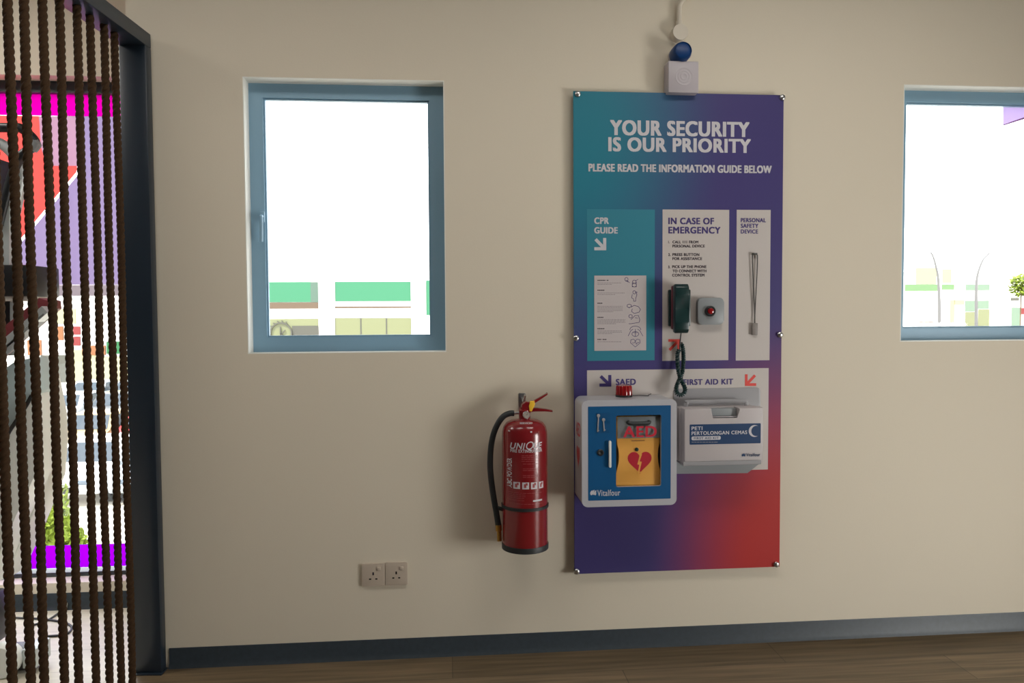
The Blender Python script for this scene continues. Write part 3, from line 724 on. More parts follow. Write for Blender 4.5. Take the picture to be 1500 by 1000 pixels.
# inner ledge that carries it
MB().box(cx0+.004, cx1-.004, YFr+.02, YB-.004, shelf_z-.006, shelf_z-.0005).obj('inner_shelf', M['white_gloss'], cab, smooth=0)
MB().box(cx0+.006, cx1-.006, YB-.012, YB-.0045, shelf_z, cz1-.006).obj('inner_lining', mat('dark blue lining', (70, 84, 110), .7), cab, smooth=0)

# ------------------------------------------------------------------ first aid kit on its bracket
bk = thing('wall_bracket', 'pale grey sheet metal bracket under the first aid kit', 'bracket', (1.05, YM, .7))
x0, x1, zz0, z1 = px_rect(992, 568.3, 1113, 680, YM)
kx0, kx1, kz0, kz1 = px_rect(1002.5, 597.8, 1118, 675.3, -.135)
ox0 = at(991, 640, -.06).x
MB().prism(rrect(ox0, x1, kz0-.012, z1, .012), YM-.003, YM, .001).obj('back_plate', M['bracket'], bk)
xf = at(1115, 677, -.14).x
MB().box(ox0, xf, -.139, YM-.002, kz0-.013, kz0-.010, .0008, 1).obj('tray', M['bracket'], bk)
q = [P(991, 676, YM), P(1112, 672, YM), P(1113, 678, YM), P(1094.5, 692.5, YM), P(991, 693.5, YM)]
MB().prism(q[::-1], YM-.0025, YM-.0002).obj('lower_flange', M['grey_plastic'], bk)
MB().box(ox0, xf, -.1412, -.1385, kz0-.013, kz0+.002, .001, 1).obj('front_lip', M['bracket'], bk)
zt3 = at(1050, 588, -.03).z
kit = thing('first_aid_kit', 'white first aid kit box with navy label and crescent, in the wall bracket', 'first aid kit', ((kx0+kx1)/2, -.085, kz0-.010))
kzb = kz0-.0098
nx0, nx1, nz0, _ = px_rect(1042.5, 598, 1082, 614, -.135)
ol = [(kx0, kzb), (kx1, kzb), (kx1, kz1), (nx1, kz1), (nx1, nz0), (nx0, nz0), (nx0, kz1), (kx0, kz1)]
mb = MB().prism(ol, -.135, -.09, .005, 3); mb.obj('front_shell', M['kit'], kit)
MB().box(kx0-.003, kx1-.004, -.0885, -.034, kzb, kz1-.001, .006, 3).obj('back_shell', M['kit'], kit)
MB().box(kx0+.004, kx1-.006, -.091, -.088, kzb+.004, kz1-.006).obj('seam', M['grey_plastic'], kit)
MB().box(nx0+.002, nx1-.002, -.118, -.088, nz0+.010, kz1-.003, .002).obj('latch', M['grey_plastic'], kit)
MB().box(nx0+.001, nx1-.001, -.126, -.119, nz0+.006, nz0+.010, .001).obj('latch_lip', M['white'], kit)
mb = MB(); zh = kz1+.012
mb.tube([(kx0+.03, -.06, kz1-.004), (kx0+.032, -.06, zh), (kx0+.05, -.06, zh+.003), (kx1-.055, -.06, zh+.003), (kx1-.037, -.06, zh), (kx1-.034, -.06, kz1-.004)], .005, 8, 4, flat=1.8)
mb.obj('handle', M['bracket'], kit)
x0, x1, z0, z1 = px_rect(1010.3, 620.6, 1114.3, 650, -.135)
MB().prism(rrect(x0, x1, z0, z1, .003), -.1356, -.135).obj('navy_label', M['label_blue'], kit, smooth=0)
YK = -.136
text('label_text', [('PETI', 1013, 624.5, 1029, 629.7), ('PERTOLONGAN CEMAS', 1013, 631, 1094.5, 636.3)], YK, M['ink_white'], kit, .03)
x0, x1, z0, z1 = px_rect(1013, 638.7, 1055.7, 644.2, YK); MB().prism(rrect(x0, x1, z0, z1, .005), YK-.0002, YK+.0002).obj('label_pill', M['ink_white'], kit, smooth=0)
text('pill_text', [('FIRST AID KIT', 1016.5, 639.8, 1053, 643.2)], YK-.0005, M['label_blue'], kit, .02)
sm = MB(); xx = 1013.5
while xx < 1052: wl = random.uniform(2, 5); sm.stroke([P(xx, 647.3, YK), P(xx+wl, 647.3, YK)], .0018, YK); xx += wl+1.2
sm.obj('small_print', M['bracket'], kit, smooth=0)
c = at(1105.3, 631, YK); R0 = at(1105.3, 622.3, YK).z-c.z
outer = [(c.x+R0*math.cos(math.radians(a)), c.z+R0*math.sin(math.radians(a))) for a in range(55, 306, 10)]
ex_, er2 = .3*R0, math.hypot(math.cos(math.radians(55))-.3, math.sin(math.radians(55)))*R0
inner = [(c.x+ex_+er2*math.cos(math.radians(a)), c.z+er2*math.sin(math.radians(a))) for a in range(282, 77, -9)]
MB().prism(outer+inner, YK-.0002, YK+.0002).obj('crescent', M['ink_white'], kit, smooth=0)
text('maker_lettering', [('Vitalfour', 1093, 663.3, 1113.5, 668.3)], YK, M['label_blue'], kit, .014)
leaf_logo('maker_logo', 1089.5, 666, 3, YK, 'label_blue', kit)

# ================================================================== FIRE EXTINGUISHER
ec = at(769, 700, -.1); er_ = (at(802.3, 700, -.1).x-at(736, 700, -.1).x)/2
ex, ey = ec.x, -er_-.012
zb_, zs_ = at(769, 797, ey).z, at(769, 620.5, ey).z
EX = thing('fire_extinguisher', 'red powder fire extinguisher with black hose hanging on the wall beside the board', 'fire extinguisher', (ex, ey, zb_-.01))
R = er_
prof = [(R*.9, zb_), (R, zb_+.004), (R, zs_-.04), (R*.985, zs_-.025), (R*.93, zs_-.008), (R*.8, zs_+.006), (R*.6, zs_+.014), (R*.3, zs_+.018), (.02, zs_+.02), (.02, zs_+.03)]
MB().lathe(prof, (ex, ey, 0), 'Z', 64).obj('cylinder', M['ext_red'], EX, smooth=40)
MB().lathe([(R*.95, zb_-.012), (R*1.03, zb_-.010), (R*1.035, zb_+.006), (R*1.02, zb_+.010), (R*.95, zb_+.010)], (ex, ey, 0), 'Z', 64).obj('base_ring', M['rubber'], EX)
zst = at(769, 747.5, ey-R).z
MB().lathe([(R*1.0, zst-.006), (R*1.04, zst-.005), (R*1.045, zst+.005), (R*1.0, zst+.006)], (ex, ey, 0), 'Z', 64).obj('hose_strap', M['rubber'], EX)
# valve
MB().lathe([(.021, zs_+.014), (.021, zs_+.05), (.017, zs_+.054), (.017, zs_+.062)], (ex, ey, 0), 'Z', 28).obj('valve_body', M['ext_red'], EX)
E2 = lambda a, b_, d=0: at(a, b_, ey+d)
mb = MB()
gc = E2(771, 607.5, -.024)
mb.lathe([(.0135, gc.y+.006), (.0135, gc.y-.004), (.0115, gc.y-.006), (.001, gc.y-.0055)], (gc.x, 0, gc.z), 'Y', 24); g_ = mb.obj('pressure_gauge', M['chrome'], EX)
MB().lathe([(.0108, gc.y-.0058), (.0108, gc.y-.0068)], (gc.x, 0, gc.z), 'Y', 24).obj('dial', M['gauge'], g_)
mb = MB().stroke([(gc.x, gc.z), (gc.x+.004, gc.z+.006)], .0015, gc.y-.007); mb.obj('needle', M['rubber'], g_)
q = [E2(a, b_) for a, b_ in ((764, 604), (764, 592), (770, 587.5), (779, 589), (780, 602), (773, 604))]
MB().prism([(p.x, p.z) for p in q][::-1], ey-.017, ey+.017, .002).obj('lever_block', M['ext_red'], EX)
q = [E2(a, b_) for a, b_ in ((771, 589), (782, 586.5), (799, 577), (801.5, 574.5), (801.8, 577.5), (785, 588.5), (777, 593.5), (771, 594))]
MB().prism([(p.x, p.z) for p in q][::-1], ey-.012, ey+.012, .0015).obj('squeeze_lever', M['ext_red'], EX)
q = [E2(a, b_) for a, b_ in ((776, 597), (786, 597), (799, 598.5), (809, 600.5), (809, 602.8), (797, 601.8), (785, 601.3), (776, 603))]
MB().prism([(p.x, p.z) for p in q][::-1], ey-.012, ey+.012, .0015).obj('carry_lever', M['ext_red'], EX)
q = [E2(a, b_) for a, b_ in ((775, 601), (774, 594), (776, 586.5), (782, 586), (783, 592), (780, 597), (778, 601.5))]
MB().prism([(p.x, p.z) for p in q][::-1], ey-.021, ey-.0125, .002).obj('safety_tag', M['yellow'], EX)
# hose
mb = MB().tube([E2(763, 604.5), E2(757, 604.6), E2(752, 605.2)], .0052, 12); mb.obj('hose_fitting', M['chrome'], EX)
hp = [E2(753, 605), E2(746, 605.5), E2(737, 610), E2(729, 621), E2(722.5, 637), E2(719, 657), E2(718, 680), E2(719.5, 702), E2(723, 727), E2(727, 750), E2(730.3, 771)]
MB().tube(hp, .0108, 14, 8).obj('hose', M['rubber'], EX)
MB().tube([E2(730.2, 768), E2(730.6, 777), E2(731, 778), E2(731.6, 792)], lambda t: .0115 if t < .4 else .0085, 14).obj('hose_nozzle', M['brass'], EX)
mb = MB().tube([E2(724, 745), E2(727, 743.5), E2(734, 745), E2(739, 747)], .007, 10, 4); mb.obj('strap_clip', M['rubber'], EX)
# label print wrapped round the cylinder
def wrap(X, Z, k=1.004):
    s_ = max(-.985, min(.985, (X-ex)/R)); th = math.asin(s_); return (ex+R*k*math.sin(th), ey-R*k*math.cos(th), Z)
YE = ey-R
for w_ in (('UNI', 748, 649, 769.5, 658.3), ('UE', 781.5, 648.5, 795, 657.8)): text('brand_lettering', [w_], YE, M['ink_white'], EX, .02, .25, warp=wrap)
text('brand_initial', [('Q', 770.5, 646.5, 782, 660.5)], YE, M['ink_white'], EX, 0, .25, warp=lambda X, Z: wrap(X, Z, 1.006))
text('brand_lettering', [('FIRE EXTINGUISHER', 748.5, 658.3, 795, 663)], YE, M['ink_white'], EX, .02, warp=wrap)
text('neck_print', [('SERVICED', 761.5, 618.3, 780, 621)], YE, M['ink_white'], EX, .02, warp=wrap)
# vertical lettering
me = text_verts('ABC POWDER', .03); xs = [v.co.x for v in me.vertices]; ys = [v.co.y for v in me.vertices]
X0, X1, Z0, Z1 = px_rect(744, 672.5, 750.5, 716, YE)
mb = MB(); vv = [mb.bm.verts.new(wrap(X1-(v.co.y-min(ys))/(max(ys)-min(ys))*(X1-X0), Z0+(v.co.x-min(xs))/(max(xs)-min(xs))*(Z1-Z0))) for v in me.vertices]
for f in me.polygons: mb.bm.faces.new([vv[i] for i in f.vertices])
mb.obj('powder_lettering', M['ink_white'], EX, smooth=0)
def patch(mb, x0, y0, x1, y1, k=1.003, n=6):
    a = px_rect(x0, y0, x1, y1, YE); rows = []
    for i in range(n+1):
        X = a[0]+(a[1]-a[0])*i/n; rows.append((mb.bm.verts.new(wrap(X, a[2], k)), mb.bm.verts.new(wrap(X, a[3], k))))
    for p, q in zip(rows, rows[1:]): mb.bm.faces.new((p[0], q[0], q[1], p[1]))
mb = MB()
for i, x0 in enumerate((752.5, 765, 777.8, 790)): patch(mb, x0, 706.5, x0+(9.5, 10, 9.5, 7)[i], 716.5)
mb.obj('pictogram', M['ink_white'], EX, smooth=0)
mb = MB()
for i, x0 in enumerate((752.5, 765, 777.8, 790)):
    w_ = (9.5, 10, 9.5, 7)[i]; patch(mb, x0+w_*.25, 709, x0+w_*.6, 714.5, 1.005, 2); patch(mb, x0+w_*.5, 707.5, x0+w_*.8, 711, 1.005, 2)
mb.obj('pictogram_figure', M['label_red'], EX, smooth=0)
mb = MB()
for y0, xa, xb in ((667, 764, 789), (669.5, 764, 789), (672, 764, 789), (675, 764, 789), (679, 766, 789), (686, 766, 789), (688.5, 766, 789), (696, 766, 789), (698.5, 766, 789), (722, 746, 795), (724.5, 746, 770), (727, 746, 770), (729.5, 746, 768), (733, 746, 768), (738, 748, 795)):
    xx = xa
    while xx < xb: wl = random.uniform(3, 7); patch(mb, xx, y0, min(xx+wl, xb), y0+.8, 1.003, 2); xx += wl+.8
for y0, y1, xx in ((632, 740, 744.6), (632, 705, 789.5)): patch(mb, xx, y0, xx+.7, y1, 1.002, 1)
mb.obj('label_small_print', M['label_red'], EX, smooth=0)
for a in ((781, 732.5, 795, 735), (745.5, 631.5, 748, 633.5), (777, 631.5, 779.5, 633.5)): mb = MB(); patch(mb, *a, 1.004); mb.obj('label_bright_print', M['ink_white'], EX, smooth=0)
# wall hook behind the valve
hk = thing('wall_hook', 'small steel hook on the wall holding up the fire extinguisher', 'hook', (at(765, 583, 0).x, 0, at(765, 592, 0).z))
x0, x1, z0, z1 = px_rect(759.5, 575.5, 770, 600, 0)
MB().prism(rrect(x0, x1, z0, z1, .004), -.003, 0, .001).obj('hook_plate', M['chrome'], hk)
MB().tube([((x0+x1)/2, -.002, z1-.02), ((x0+x1)/2, -.03, z1-.022), ((x0+x1)/2, -.055, z1-.024), ((x0+x1)/2+.004, -.062, z1-.006), ((x0+x1)/2+.006, -.064, z1-.001)], .0045, 10, 5).obj('hook_arm', M['chrome'], hk)

# ================================================================== ALARM ABOVE THE BOARD
x0, x1, z0, z1 = px_rect(979.3, 89.3, 1023.5, 135.5, -.06)
sd = thing('alarm_sounder', 'square white sounder box sitting on the top edge of the notice board', 'sounder', ((x0+x1)/2, 0, z0))
MB().box(x0, x1, -.06, 0, z0, z1, .003).obj('sounder_box', M['white'], sd)
c = at(1002, 112, -.06); 
mb = MB().lathe([(.033, -.0599), (.033, -.061), (.031, -.0614), (.029, -.0606), (.022, -.0606), (.021, -.0612), (.019, -.0606), (.012, -.0606), (.011, -.0612), (.009, -.0606), (.0005, -.0606)], (c.x, 0, c.z), 'Y', 40)
mb.obj('speaker_grille', M['white'], sd)
c = at(1000.5, 74.5, -.07); rb = .0365
bc = thing('strobe_beacon', 'round deep blue warning beacon between the sounder box and the round junction box', 'beacon', (c.x, 0, c.z-rb))
MB().lathe([(rb*.96, 0), (rb*.96, -.018)], (c.x, 0, c.z), 'Y', 36).obj('beacon_base', M['white'], bc)
MB().lathe([(rb*.97, -.016), (rb*.985, -.03), (rb*.96, -.062), (rb*.88, -.074), (rb*.8, -.0775), (rb*.76, -.074), (rb*.5, -.0765), (.001, -.0775)], (c.x, 0, c.z), 'Y', 40).obj('beacon_lens', M['blue_lens'], bc)
c = at(997, 46.5, -.035)
jb = thing('junction_box', 'small round white junction box above the blue beacon', 'junction box', (c.x, 0, c.z-.03))
MB().lathe([(.030, 0), (.030, -.032), (.0285, -.036), (.001, -.037)], (c.x, 0, c.z), 'Y', 32).obj('box_body', M['conduit'], jb)
mb = MB().lathe([(.012, c.z+.027), (.012, c.z+.046)], (c.x, -.016, 0), 'Z', 18); mb.obj('box_spout', M['conduit'], jb)
cd = MB(); zc = c.z
cd.tube([(c.x, -.016, zc+.044), (c.x, -.016, zc+.09), (c.x+.002, -.016, zc+.105), (c.x+.012, -.016, zc+.122), (c.x+.03, -.016, zc+.138), (c.x+.045, -.016, zc+.158), (c.x+.05, -.016, zc+.185), (c.x+.05, -.016, ZC)], .0095, 12, 5)
tag(cd.obj('cable_conduit', M['conduit'], None, base=(c.x, -.016, zc+.044)), 'white conduit rising from the round junction box up the wall', 'conduit')
# old dimple in the plaster
# ================================================================== SOCKETS
for i, (a, lab) in enumerate((((530, 825.3, 564.2, 858), 'left white three pin wall socket with rocker switch, low on the wall'), ((564.6, 823.7, 597, 856.8), 'right white three pin wall socket, adjoining the switched one, low on the wall'))):
    x0, x1, z0, z1 = px_rect(*a, -.008)
    t = thing('wall_socket', lab, 'socket', ((x0+x1)/2, 0, z0), 'wall sockets below the left window')
    MB().prism(rrect(x0+.0004, x1-.0004, z0, z1, .004), -.009, 0, .002).obj('plate', M['socket'], t)
    cx, cz, s_ = (x0+x1)/2, (z0+z1)/2, (x1-x0)
    MB().ring(rrect(x0+.009, x1-.009, z0+.009, z1-.009, .003), rrect(x0+.0098, x1-.0098, z0+.0098, z1-.0098, .003), -.0094, -.0085).obj('face_edge', M['socket'], t)
    cx += -.001; k = s_/.086
    mb = MB(); mb.box(cx-.0028, cx+.0028, -.0095, -.0085, cz-.001*k, cz+.010*k); mb.box(cx-.0155*k, cx-.0075*k, -.0095, -.0085, cz-.018*k, cz-.013*k); mb.box(cx+.0075*k, cx+.0155*k, -.0095, -.0085, cz-.018*k, cz-.013*k)
    mb.obj('pin_holes', M['hole'], t)
    MB().box(cx+.014*k, cx+.028*k, -.013, -.0085, cz+.016*k, cz+.030*k, .002).obj('rocker_switch', M['socket'], t)

# ================================================================== EXERCISE MACHINE behind the ropes
mx = at(20, 900, .1)
mc = thing('exercise_machine', 'white and black exercise machine seen behind the ropes beside the tall window', 'exercise machine', (-2.2, .15, 0))
def poly(pts, Y): return [P(a, b_, Y) for a, b_ in pts]
sh = poly([(-230, 880), (-20, 862), (9, 787), (28, 745), (49, 700), (57, 670), (62, 645), (60, 615), (53, 592), (46, 578), (35, 600), (15, 630), (0, 652), (-60, 705), (-230, 760)], .04)
MB().prism(sh[::-1], .04, .16, .008, 2).obj('side_shroud', M['machine_white'], mc)
MB().prism([(p[0]-.01, p[1]) for p in poly([(10, 850), (40, 785), (72, 705), (76, 650), (74, 610), (62, 550), (30, 560), (-40, 640), (-120, 760), (-100, 860)], .16)], .158, .30, .01, 2).obj('rear_shroud', M['machine_white'], mc)
tp = poly([(-230, 575), (0, 545), (20, 530), (45, 524), (54, 545), (58, 572), (50, 578), (35, 599), (15, 629), (0, 651), (-60, 704), (-230, 758)], .06)
MB().prism(tp[::-1], .06, .17, .004, 2).obj('step_cover', M['machine_teal'], mc)
MB().tube([(p[0], .042, p[1]) for p in poly([(47, 579), (35, 600), (15, 630), (0, 653), (-60, 706), (-230, 761)], .042)], .008, 8, 3).obj('trim_strip', M['machine_black'], mc)
MB().prism(poly([(56, 436), (70, 440), (71, 452), (-40, 548), (-46, 520)], .03)[::-1], .03, .12, .004).obj('rail_cover', M['machine_red'], mc)
a, b_ = at(71, 453, .02), at(-60, 565, .02); MB().bar(a, b_, .05, .03).obj('rail', M['machine_silver'], mc)
a, b_ = at(71, 460, .025), at(-60, 573, .025); MB().bar(a, b_, .06, .008).obj('rail_trim', M['machine_black'], mc)
x0, x1, z0, z1 = px_rect(-130, 387.5, 41, 434, .08); MB().box(x0, x1, .08, .3, z0, z1, .006).obj('console_box', M['machine_black'], mc)
x0, x1, z0b, z1b = px_rect(-130, 434, 40, 441, .09); MB().box(x0, x1, .09, .28, z0b, z1b, .002).obj('console_ledge', M['machine_white'], mc)
MB().bar(at(8, 520, .15), at(8, 390, .15), .05, .06).obj('mast', M['machine_black'], mc)
MB().bar(at(13, 392, .12), at(13, 300, .12), .05, .03).bar(at(13, 302, .12), at(30, 262, .12), .05, .03).obj('mast_cover', M['machine_silver'], mc)
MB().bar(at(-4, 392, .13), at(-4, 235, .13), .07, .05).obj('upright', M['machine_black'], mc)
MB().tube([at(a, b_, .1) for a, b_ in ((-60, 187), (20, 187), (32, 189), (44, 198), (51, 207), (50, 214), (40, 221), (30, 230), (22, 246), (12, 280), (0, 330))], .017, 12, 5).obj('handlebar', M['machine_black'], mc)
MB().tube([at(a, b_, .12) for a, b_ in ((-30, 200), (0, 210), (16, 222), (28, 238), (32, 256), (26, 290), (15, 340))], .02, 12, 5).obj('handlebar_support', M['machine_silver'], mc)
MB().tube([at(49, 208, .1), at(53, 211, .1), at(47, 219, .1)], .018, 10, 3).obj('handle_cap', M['grey_plastic'], mc)
e = at(50, 935, .02); MB().box(-2.6, e.x-.01, .0, .09, .012, .082, .006).obj('base_beam', M['machine_black'], mc)
MB().box(e.x-.03, e.x+.018, -.005, .095, .02, .09, .004).lathe([(.006, -.0055), (.004, -.004)], (e.x+.004, 0, .055), 'Y', 12).obj('beam_end_cap', M['machine_silver'], mc)
MB().box(-2.5, e.x-.16, .02, .14, .08, .27, .01).obj('shroud_support', M['machine_black'], mc)
p = on_floor(6, 990); MB().lathe([(.055, p.y-.03), (.06, p.y-.02), (.06, p.y+.02), (.055, p.y+.03)], (p.x, 0, .06), 'Y', 28).bar((p.x, p.y, .06), (p.x-.1, .02, .06), .03, .03).obj('transport_wheel', M['machine_white'], mc)
MB().box(p.x-.4, p.x-.02, p.y-.02, p.y+.1, 0, .04, .005).obj('foot', M['machine_black'], mc)
def floor_cable(name, pts, lab, rr=.0045, plug=False):
    q = [on_floor(a, b_, rr) for a, b_ in pts]; mb = MB().tube(q, rr, 8, 6)
    t = thing(name, lab, 'cable', (q[0].x, q[0].y, 0)); mb.obj('lead', M['cable'], t)
    if plug:
        a, b_ = q[-1], q[-2]; d = (a-b_).normalized(); MB().bar(a-d*.01+Vector((0, 0, .01)), a+d*.08+Vector((0, 0, .01)), .03, .026, (0, 0, 1)).obj('adapter', M['machine_silver'], t); MB().bar(a+d*.08+Vector((0, 0, .011)), a+d*.11+Vector((0, 0, .011)), .024, .02, (0, 0, 1)).obj('plug', M['machine_black'], t)
floor_cable('power_cable', [(12, 904), (35, 905), (58, 906), (80, 908.5), (96, 912), (105, 918), (101, 926), (88, 930), (66, 931.5)], 'dark looped cable lying on the floor behind the ropes')
floor_cable('adapter_cable', [(42, 917), (56, 913), (70, 908), (84, 899), (92, 893)], 'cable with a silver plug lying on the floor under the tall window', plug=True)

# ================================================================== OUTSIDE
GZ = -3.6
M['asphalt'] = mat('sunlit car park paving', (190, 184, 172), .9, var=.15, vscale=.4)
M['facade'] = mat('white rendered facade', (236, 234, 228), .8)
M['facade_cream'] = mat('cream facade', (150, 146, 112), .8)
M['green_panel'] = mat('green sign panel', (42, 108, 76), .5)
M['pale_green'] = mat('pale green sign', (88, 118, 78), .5)
M['pale_teal'] = mat('pale teal glass', (98, 118, 100), .4)
M['green_sign'] = mat('bright green sign', (8, 84, 40), .5)
M['shop_glass'] = mat('pale shop glass', (108, 112, 80), .3)
M['grey_panel'] = mat('grey panel', (70, 70, 62), .5)
M['brown'] = mat('brown strip', (86, 70, 54), .6)
M['red_sign'] = mat('red sign', (112, 28, 28), .5)
M['orange'] = mat('orange sign', (122, 76, 40), .5)
M['teal_panel'] = mat('teal panel', (70, 92, 80), .5)
M['leaf'] = mat('sunlit leaves', (104, 122, 16), .7, var=.4, vscale=6)
M['trunk'] = mat('trunk', (90, 70, 50), .8)
M['pole'] = mat('grey lamp post steel', (92, 92, 92), .6)
M['car_white'] = mat('white car paint', (226, 228, 230), .25, coat=.5)
M['car_silver'] = mat('silver car paint', (150, 156, 160), .3, .5)
M['car_cream'] = mat('cream car paint', (150, 126, 84), .35)
M['car_red'] = mat('red car paint', (180, 24, 24), .3, coat=.5)
M['car_dark'] = mat('dark grey car paint', (52, 56, 60), .3, coat=.5)
M['car_glass'] = mat('car glass', (78, 90, 102), .2)
M['tyre'] = mat('tyre', (24, 24, 26), .8)
o = struct(MB().box(-90, 90, -3, 120, GZ-.3, GZ).obj('ground', M['asphalt'], smooth=0), 'sunlit car park')
# --- shop row with green fascia across the car park
B = thing('shop_building', 'white shop building with green fascia panels across the car park', 'building', (-6, 40, GZ))
Y0 = 40.0
ztop = at(500, 388, Y0).z
MB().box(-36, 4, Y0, Y0+8, GZ, ztop).obj('facade', M['facade'], B, smooth=0)
def plate(name, x0, y0, x1, y1, mt, d=.05, par=None):
    r = px_rect(x0, y0, x1, y1, Y0-d); return MB().box(r[0], r[1], Y0-d, Y0+.02, r[2], r[3]).obj(name, M[mt], par or B, smooth=0)
for a in ((340, 413, 455, 442.5), (455, 413, 466.5, 442.5), (491, 412.5, 601.5, 441), (624.5, 410.5, 700, 461)):
    plate('fascia_panel', *a, 'green_panel' if a[0] != 455 else 'teal_panel')
plate('brown_strip', 340, 443, 466.5, 452, 'brown'); plate('brown_strip', 491, 448.5, 602, 451, 'brown')
for a in ((491, 465.5, 528, 505), (529.5, 465.5, 565.5, 505), (567, 465.5, 602.5, 505)): plate('shop_window', *a, 'shop_glass')
for x_ in (528.7, 566.2): plate('mullion', x_-.9, 465.5, x_+.9, 505, 'grey_panel', .07)
plate('shop_window', 340, 467, 466.5, 505, 'shop_glass'); plate('grey_blind', 428, 477, 466.5, 505, 'grey_panel', .08); plate('corner_panel', 467.5, 469, 473.5, 505, 'green_sign', .08)
for a in ((467, 395, 490.5, 560), (602.5, 395, 624, 560)): plate('column', *a, 'facade', .12)
c = at(411.5, 488, Y0-.15); em = MB(); ro = at(428, 488, Y0-.15).x-c.x
em.ring(circle(c.x, c.z, ro, 30), circle(c.x, c.z, ro*.88, 30), Y0-.16, Y0-.08)
em.stroke([(c.x-.05*ro, c.z-.5*ro), (c.x-.05*ro, c.z+.55*ro)], .06, Y0-.1, th=.05); em.stroke([(c.x+.35*ro, c.z+.25*ro), (c.x, c.z-.05*ro), (c.x+.35*ro, c.z-.45*ro)], .06, Y0-.1, th=.05)
for k in range(7):
    a = math.radians(60+k*20); em.stroke([(c.x+ro*1.0*math.cos(a), c.z+ro*math.sin(a)), (c.x+ro*1.14*math.cos(a+.1), c.z+ro*1.14*math.sin(a+.1))], .05, Y0-.1, th=.05)
em.obj('round_emblem', M['grey_panel'], B, smooth=0)
# ground floor shops seen through the ropes
for a, mt in (((78, 478, 92, 498), 'orange'), ((107, 478, 117, 490), 'red_sign'), ((107, 493, 117, 506), 'red_sign'), ((156, 500, 182, 518), 'green_sign'), ((120, 506, 154, 520), 'orange'), ((40, 498, 60, 520), 'orange'), ((74, 452, 110, 474), 'facade_cream')):
    plate('shop_sign', *a, mt, .1)
for a in ((60, 520, 100, 560), (104, 512, 140, 560), (144, 522, 190, 560)): plate('shop_front', *a, 'grey_panel' if a[0] == 60 else 'facade_cream', .06)
# --- right hand row
Y0 = 55.0
B = thing('shop_row', 'pale shop row with small green signs seen through the right window', 'building', (38, 55, GZ))
zt = at(1400, 398, Y0).z
MB().box(22, 62, Y0, Y0+8, GZ, zt).obj('facade', M['facade'], B, smooth=0)
for a, mt in (((1326, 416.5, 1374, 426), 'pale_green'), ((1380, 416.5, 1398, 424), 'pale_green'), ((1415, 416.5, 1430, 425), 'pale_teal'), ((1433, 416.5, 1450, 425), 'pale_teal')): plate('shop_sign', *a, mt)
for a, mt in (((1392, 439, 1398, 500), 'facade_cream'), ((1398, 439, 1413, 446), 'facade_cream'), ((1414, 440, 1429, 456), 'pale_teal'), ((1414, 457, 1429, 500), 'shop_glass'), ((1433, 440, 1449, 452), 'pale_teal'), ((1433, 453, 1449, 500), 'shop_glass'), ((1482, 450, 1494, 500), 'pale_teal'), ((1494, 451, 1501, 460), 'red_sign'), ((1481, 436, 1493, 440), 'grey_panel'), ((1345, 471, 1368, 473), 'brown')):
    plate('shop_window', *a, mt)
for a in ((1342, 392, 1372, 416), (1381, 394, 1394, 414)): plate('cream_wall_panel', *a, 'facade_cream', .04)
# --- street lamps
for pts, lab in ((((1376, 560), (1376, 470), (1375.5, 430), (1374, 405), (1371, 390), (1367, 376), (1363, 369)), 'curved street lamp leaning left outside the right window'),
                 (((1430, 560), (1430, 470), (1430, 430), (1431, 408), (1435, 392), (1441, 379), (1449, 371)), 'curved street lamp leaning right outside the right window')):
    q = [at(a, b_, 24) for a, b_ in pts]; q[0].z = GZ
    t = thing('street_lamp', lab, 'street lamp', tuple(q[0]), 'curved street lamps')
    MB().tube(q, lambda t_: .062-.04*t_, 8, 5).obj('pole', M['pole'], t)
    d = (q[-1]-q[-2]).normalized(); MB().bar(q[-1], q[-1]+d*.35, .12, .06).obj('lamp_head', M['facade'], t)
# --- bushes and tree
def leafy(name, lab, cat, c, rad, n, size, trunk=0, grp=None):
    t = thing(name, lab, cat, (c[0], c[1], GZ), grp); bm = bmesh.new()
    for i in range(n):
        d = Vector((random.gauss(0, 1), random.gauss(0, 1), random.gauss(0, 1))).normalized()*random.random()**.4
        p = Vector(c)+Vector((d.x*rad[0], d.y*rad[1], d.z*rad[2])); u = Vector((random.gauss(0, 1), random.gauss(0, 1), random.gauss(0, 1))).normalized(); v = u.orthogonal().normalized()
        s_ = size*random.uniform(.6, 1.3)
        a = [bm.verts.new(p+u*s_), bm.verts.new(p+v*s_*.4), bm.verts.new(p-u*s_), bm.verts.new(p-v*s_*.4)]; bm.faces.new(a)
    me = bpy.data.meshes.new('foliage'); 
    bmesh.ops.translate(bm, verts=bm.verts[:], vec=-Vector((c[0], c[1], GZ))); bm.to_mesh(me); bm.free(); link_mesh('foliage', me, M['leaf'], t, 0)
    MB().tube([(c[0], c[1], GZ), (c[0], c[1], c[2])], .05 if not trunk else trunk, 8).obj('stem', M['trunk'], t)
q = on_floor(62, 800, GZ)
leafy('bush', 'lime green bush below the tall window, left of the parked cars', 'bush', (at(48, 760, 11).x, 11, at(62, 752, 11).z), (.62, .6, .85), 1900, .09, 0, 'sunlit bushes')
leafy('bush', 'lower lime green bush below the tall window, nearer the rope post', 'bush', (at(93, 785, 12.6).x, 12.6, at(93, 785, 12.6).z-.2), (.42, .45, .42), 800, .08, 0, 'sunlit bushes')
c = at(1496, 418, 30); leafy('tree', 'green tree crown at the edge of the right window', 'tree', tuple(c), (.55, .5, .55), 900, .1, .025)
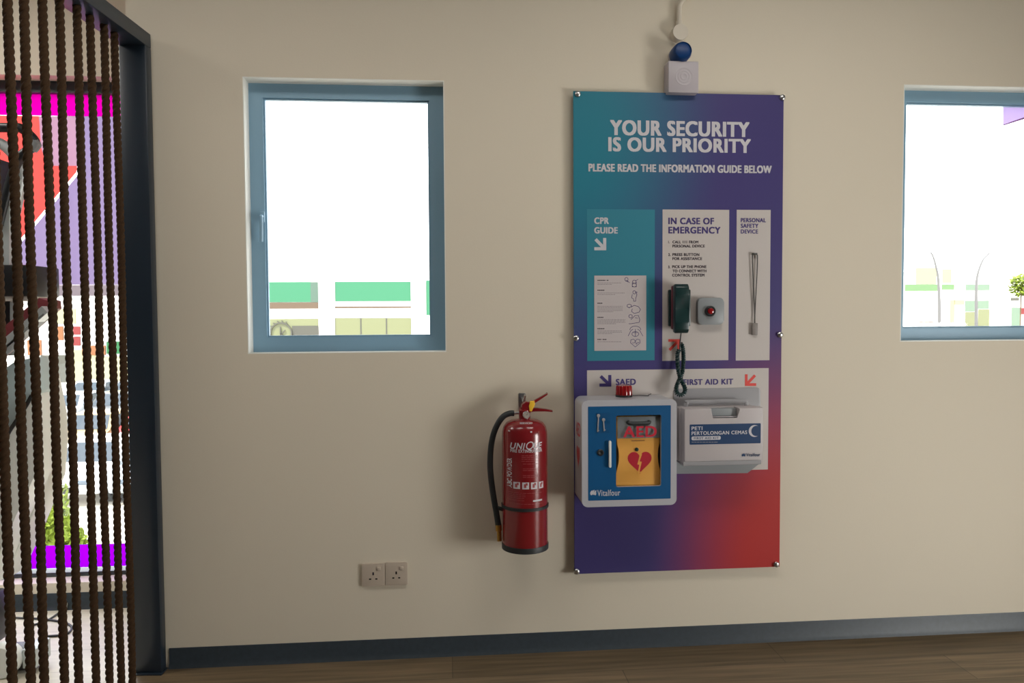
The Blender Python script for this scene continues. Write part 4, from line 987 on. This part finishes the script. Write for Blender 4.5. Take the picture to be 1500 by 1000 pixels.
# --- cars parked end on
def car(px, Y, mt, lab, w=1.75, h=1.45, length=4.2, rot=0):
    X = at(px, 600, Y).x; t = thing('parked_car', lab, 'car', (X, Y, GZ), 'cars in the car park')
    L = length; S = w/2
    # side outline along y (front towards us), z up
    out = [(0.05, .35), (0, .6), (.1, .78), (1.05, .92), (1.75, h), (3.0, h), (3.75, .95), (L-.05, .9), (L, .55), (L-.05, .35)]
    mb = MB().prism_x([(Y+a, GZ+b_) for a, b_ in out], X-S, X+S)
    for v in mb.bm.verts:
        if v.co.z > GZ+.97: v.co.x = X+(v.co.x-X)*.8
        elif v.co.y < Y+.08: v.co.x = X+(v.co.x-X)*.92
    bmesh.ops.bevel(mb.bm, geom=mb.bm.edges[:], offset=.05, segments=2, profile=.5, affect='EDGES', clamp_overlap=True)
    mb.obj('body', M[mt], t)
    def quad(name, pts, m_):
        mb = MB(); mb.bm.faces.new([mb.bm.verts.new(p) for p in pts]); 
        r = bmesh.ops.solidify(mb.bm, geom=mb.bm.faces[:], thickness=.02); mb.obj(name, M[m_], t, smooth=0)
    n = Vector((0, -(h-.92), .7)).normalized()*.012
    def wp(s_, f): return Vector((X+s_*(S-.12-(S*.2)*f), Y+1.05+.7*f, GZ+.92+(h-.92)*f))+n
    quad('windscreen', [wp(-1, .1), wp(1, .1), wp(1, .9), wp(-1, .9)], 'car_glass')
    for sx in (-1, 1):
        xo = lambda f: X+sx*(S-(S*.2)*f+.012)
        quad('side_window', [(xo(.12), Y+1.35, GZ+.98), (xo(.12), Y+3.5, GZ+.98), (xo(.88), Y+3.0, GZ+h-.07), (xo(.88), Y+1.85, GZ+h-.07)], 'car_glass')
        for wy_ in (.8, L-.85): MB().lathe([(.31, X+sx*(S-.18)), (.31, X+sx*(S+.005)), (.2, X+sx*(S+.012))], (0, Y+wy_, GZ+.31), 'X', 20).obj('wheel', M['tyre'], t)
        MB().box(X+sx*.48-.16, X+sx*.48+.16, Y-.012, Y+.1, GZ+.6, GZ+.72, .02).obj('headlamp', M['car_glass'], t)
    MB().box(X-.35, X+.35, Y-.015, Y+.08, GZ+.4, GZ+.55, .01).obj('grille', M['tyre'], t)
car(90, 16.5, 'car_white', 'white parked car nearest the tall window, left one of its row')
car(202, 16.5, 'car_silver', 'silver parked car in the nearest row, beside the rope post')
car(98, 22.2, 'car_cream', 'cream parked car in the second row')
car(190, 22.2, 'car_red', 'red parked car in the second row, by the rope post')
car(66, 29, 'car_white', 'white parked car in the third row, left one')
car(142, 29, 'car_dark', 'dark grey parked car in the third row')
car(108, 35, 'car_white', 'white parked car in the far row before the shops')
car(172, 35, 'car_silver', 'silver parked car in the far row before the shops')
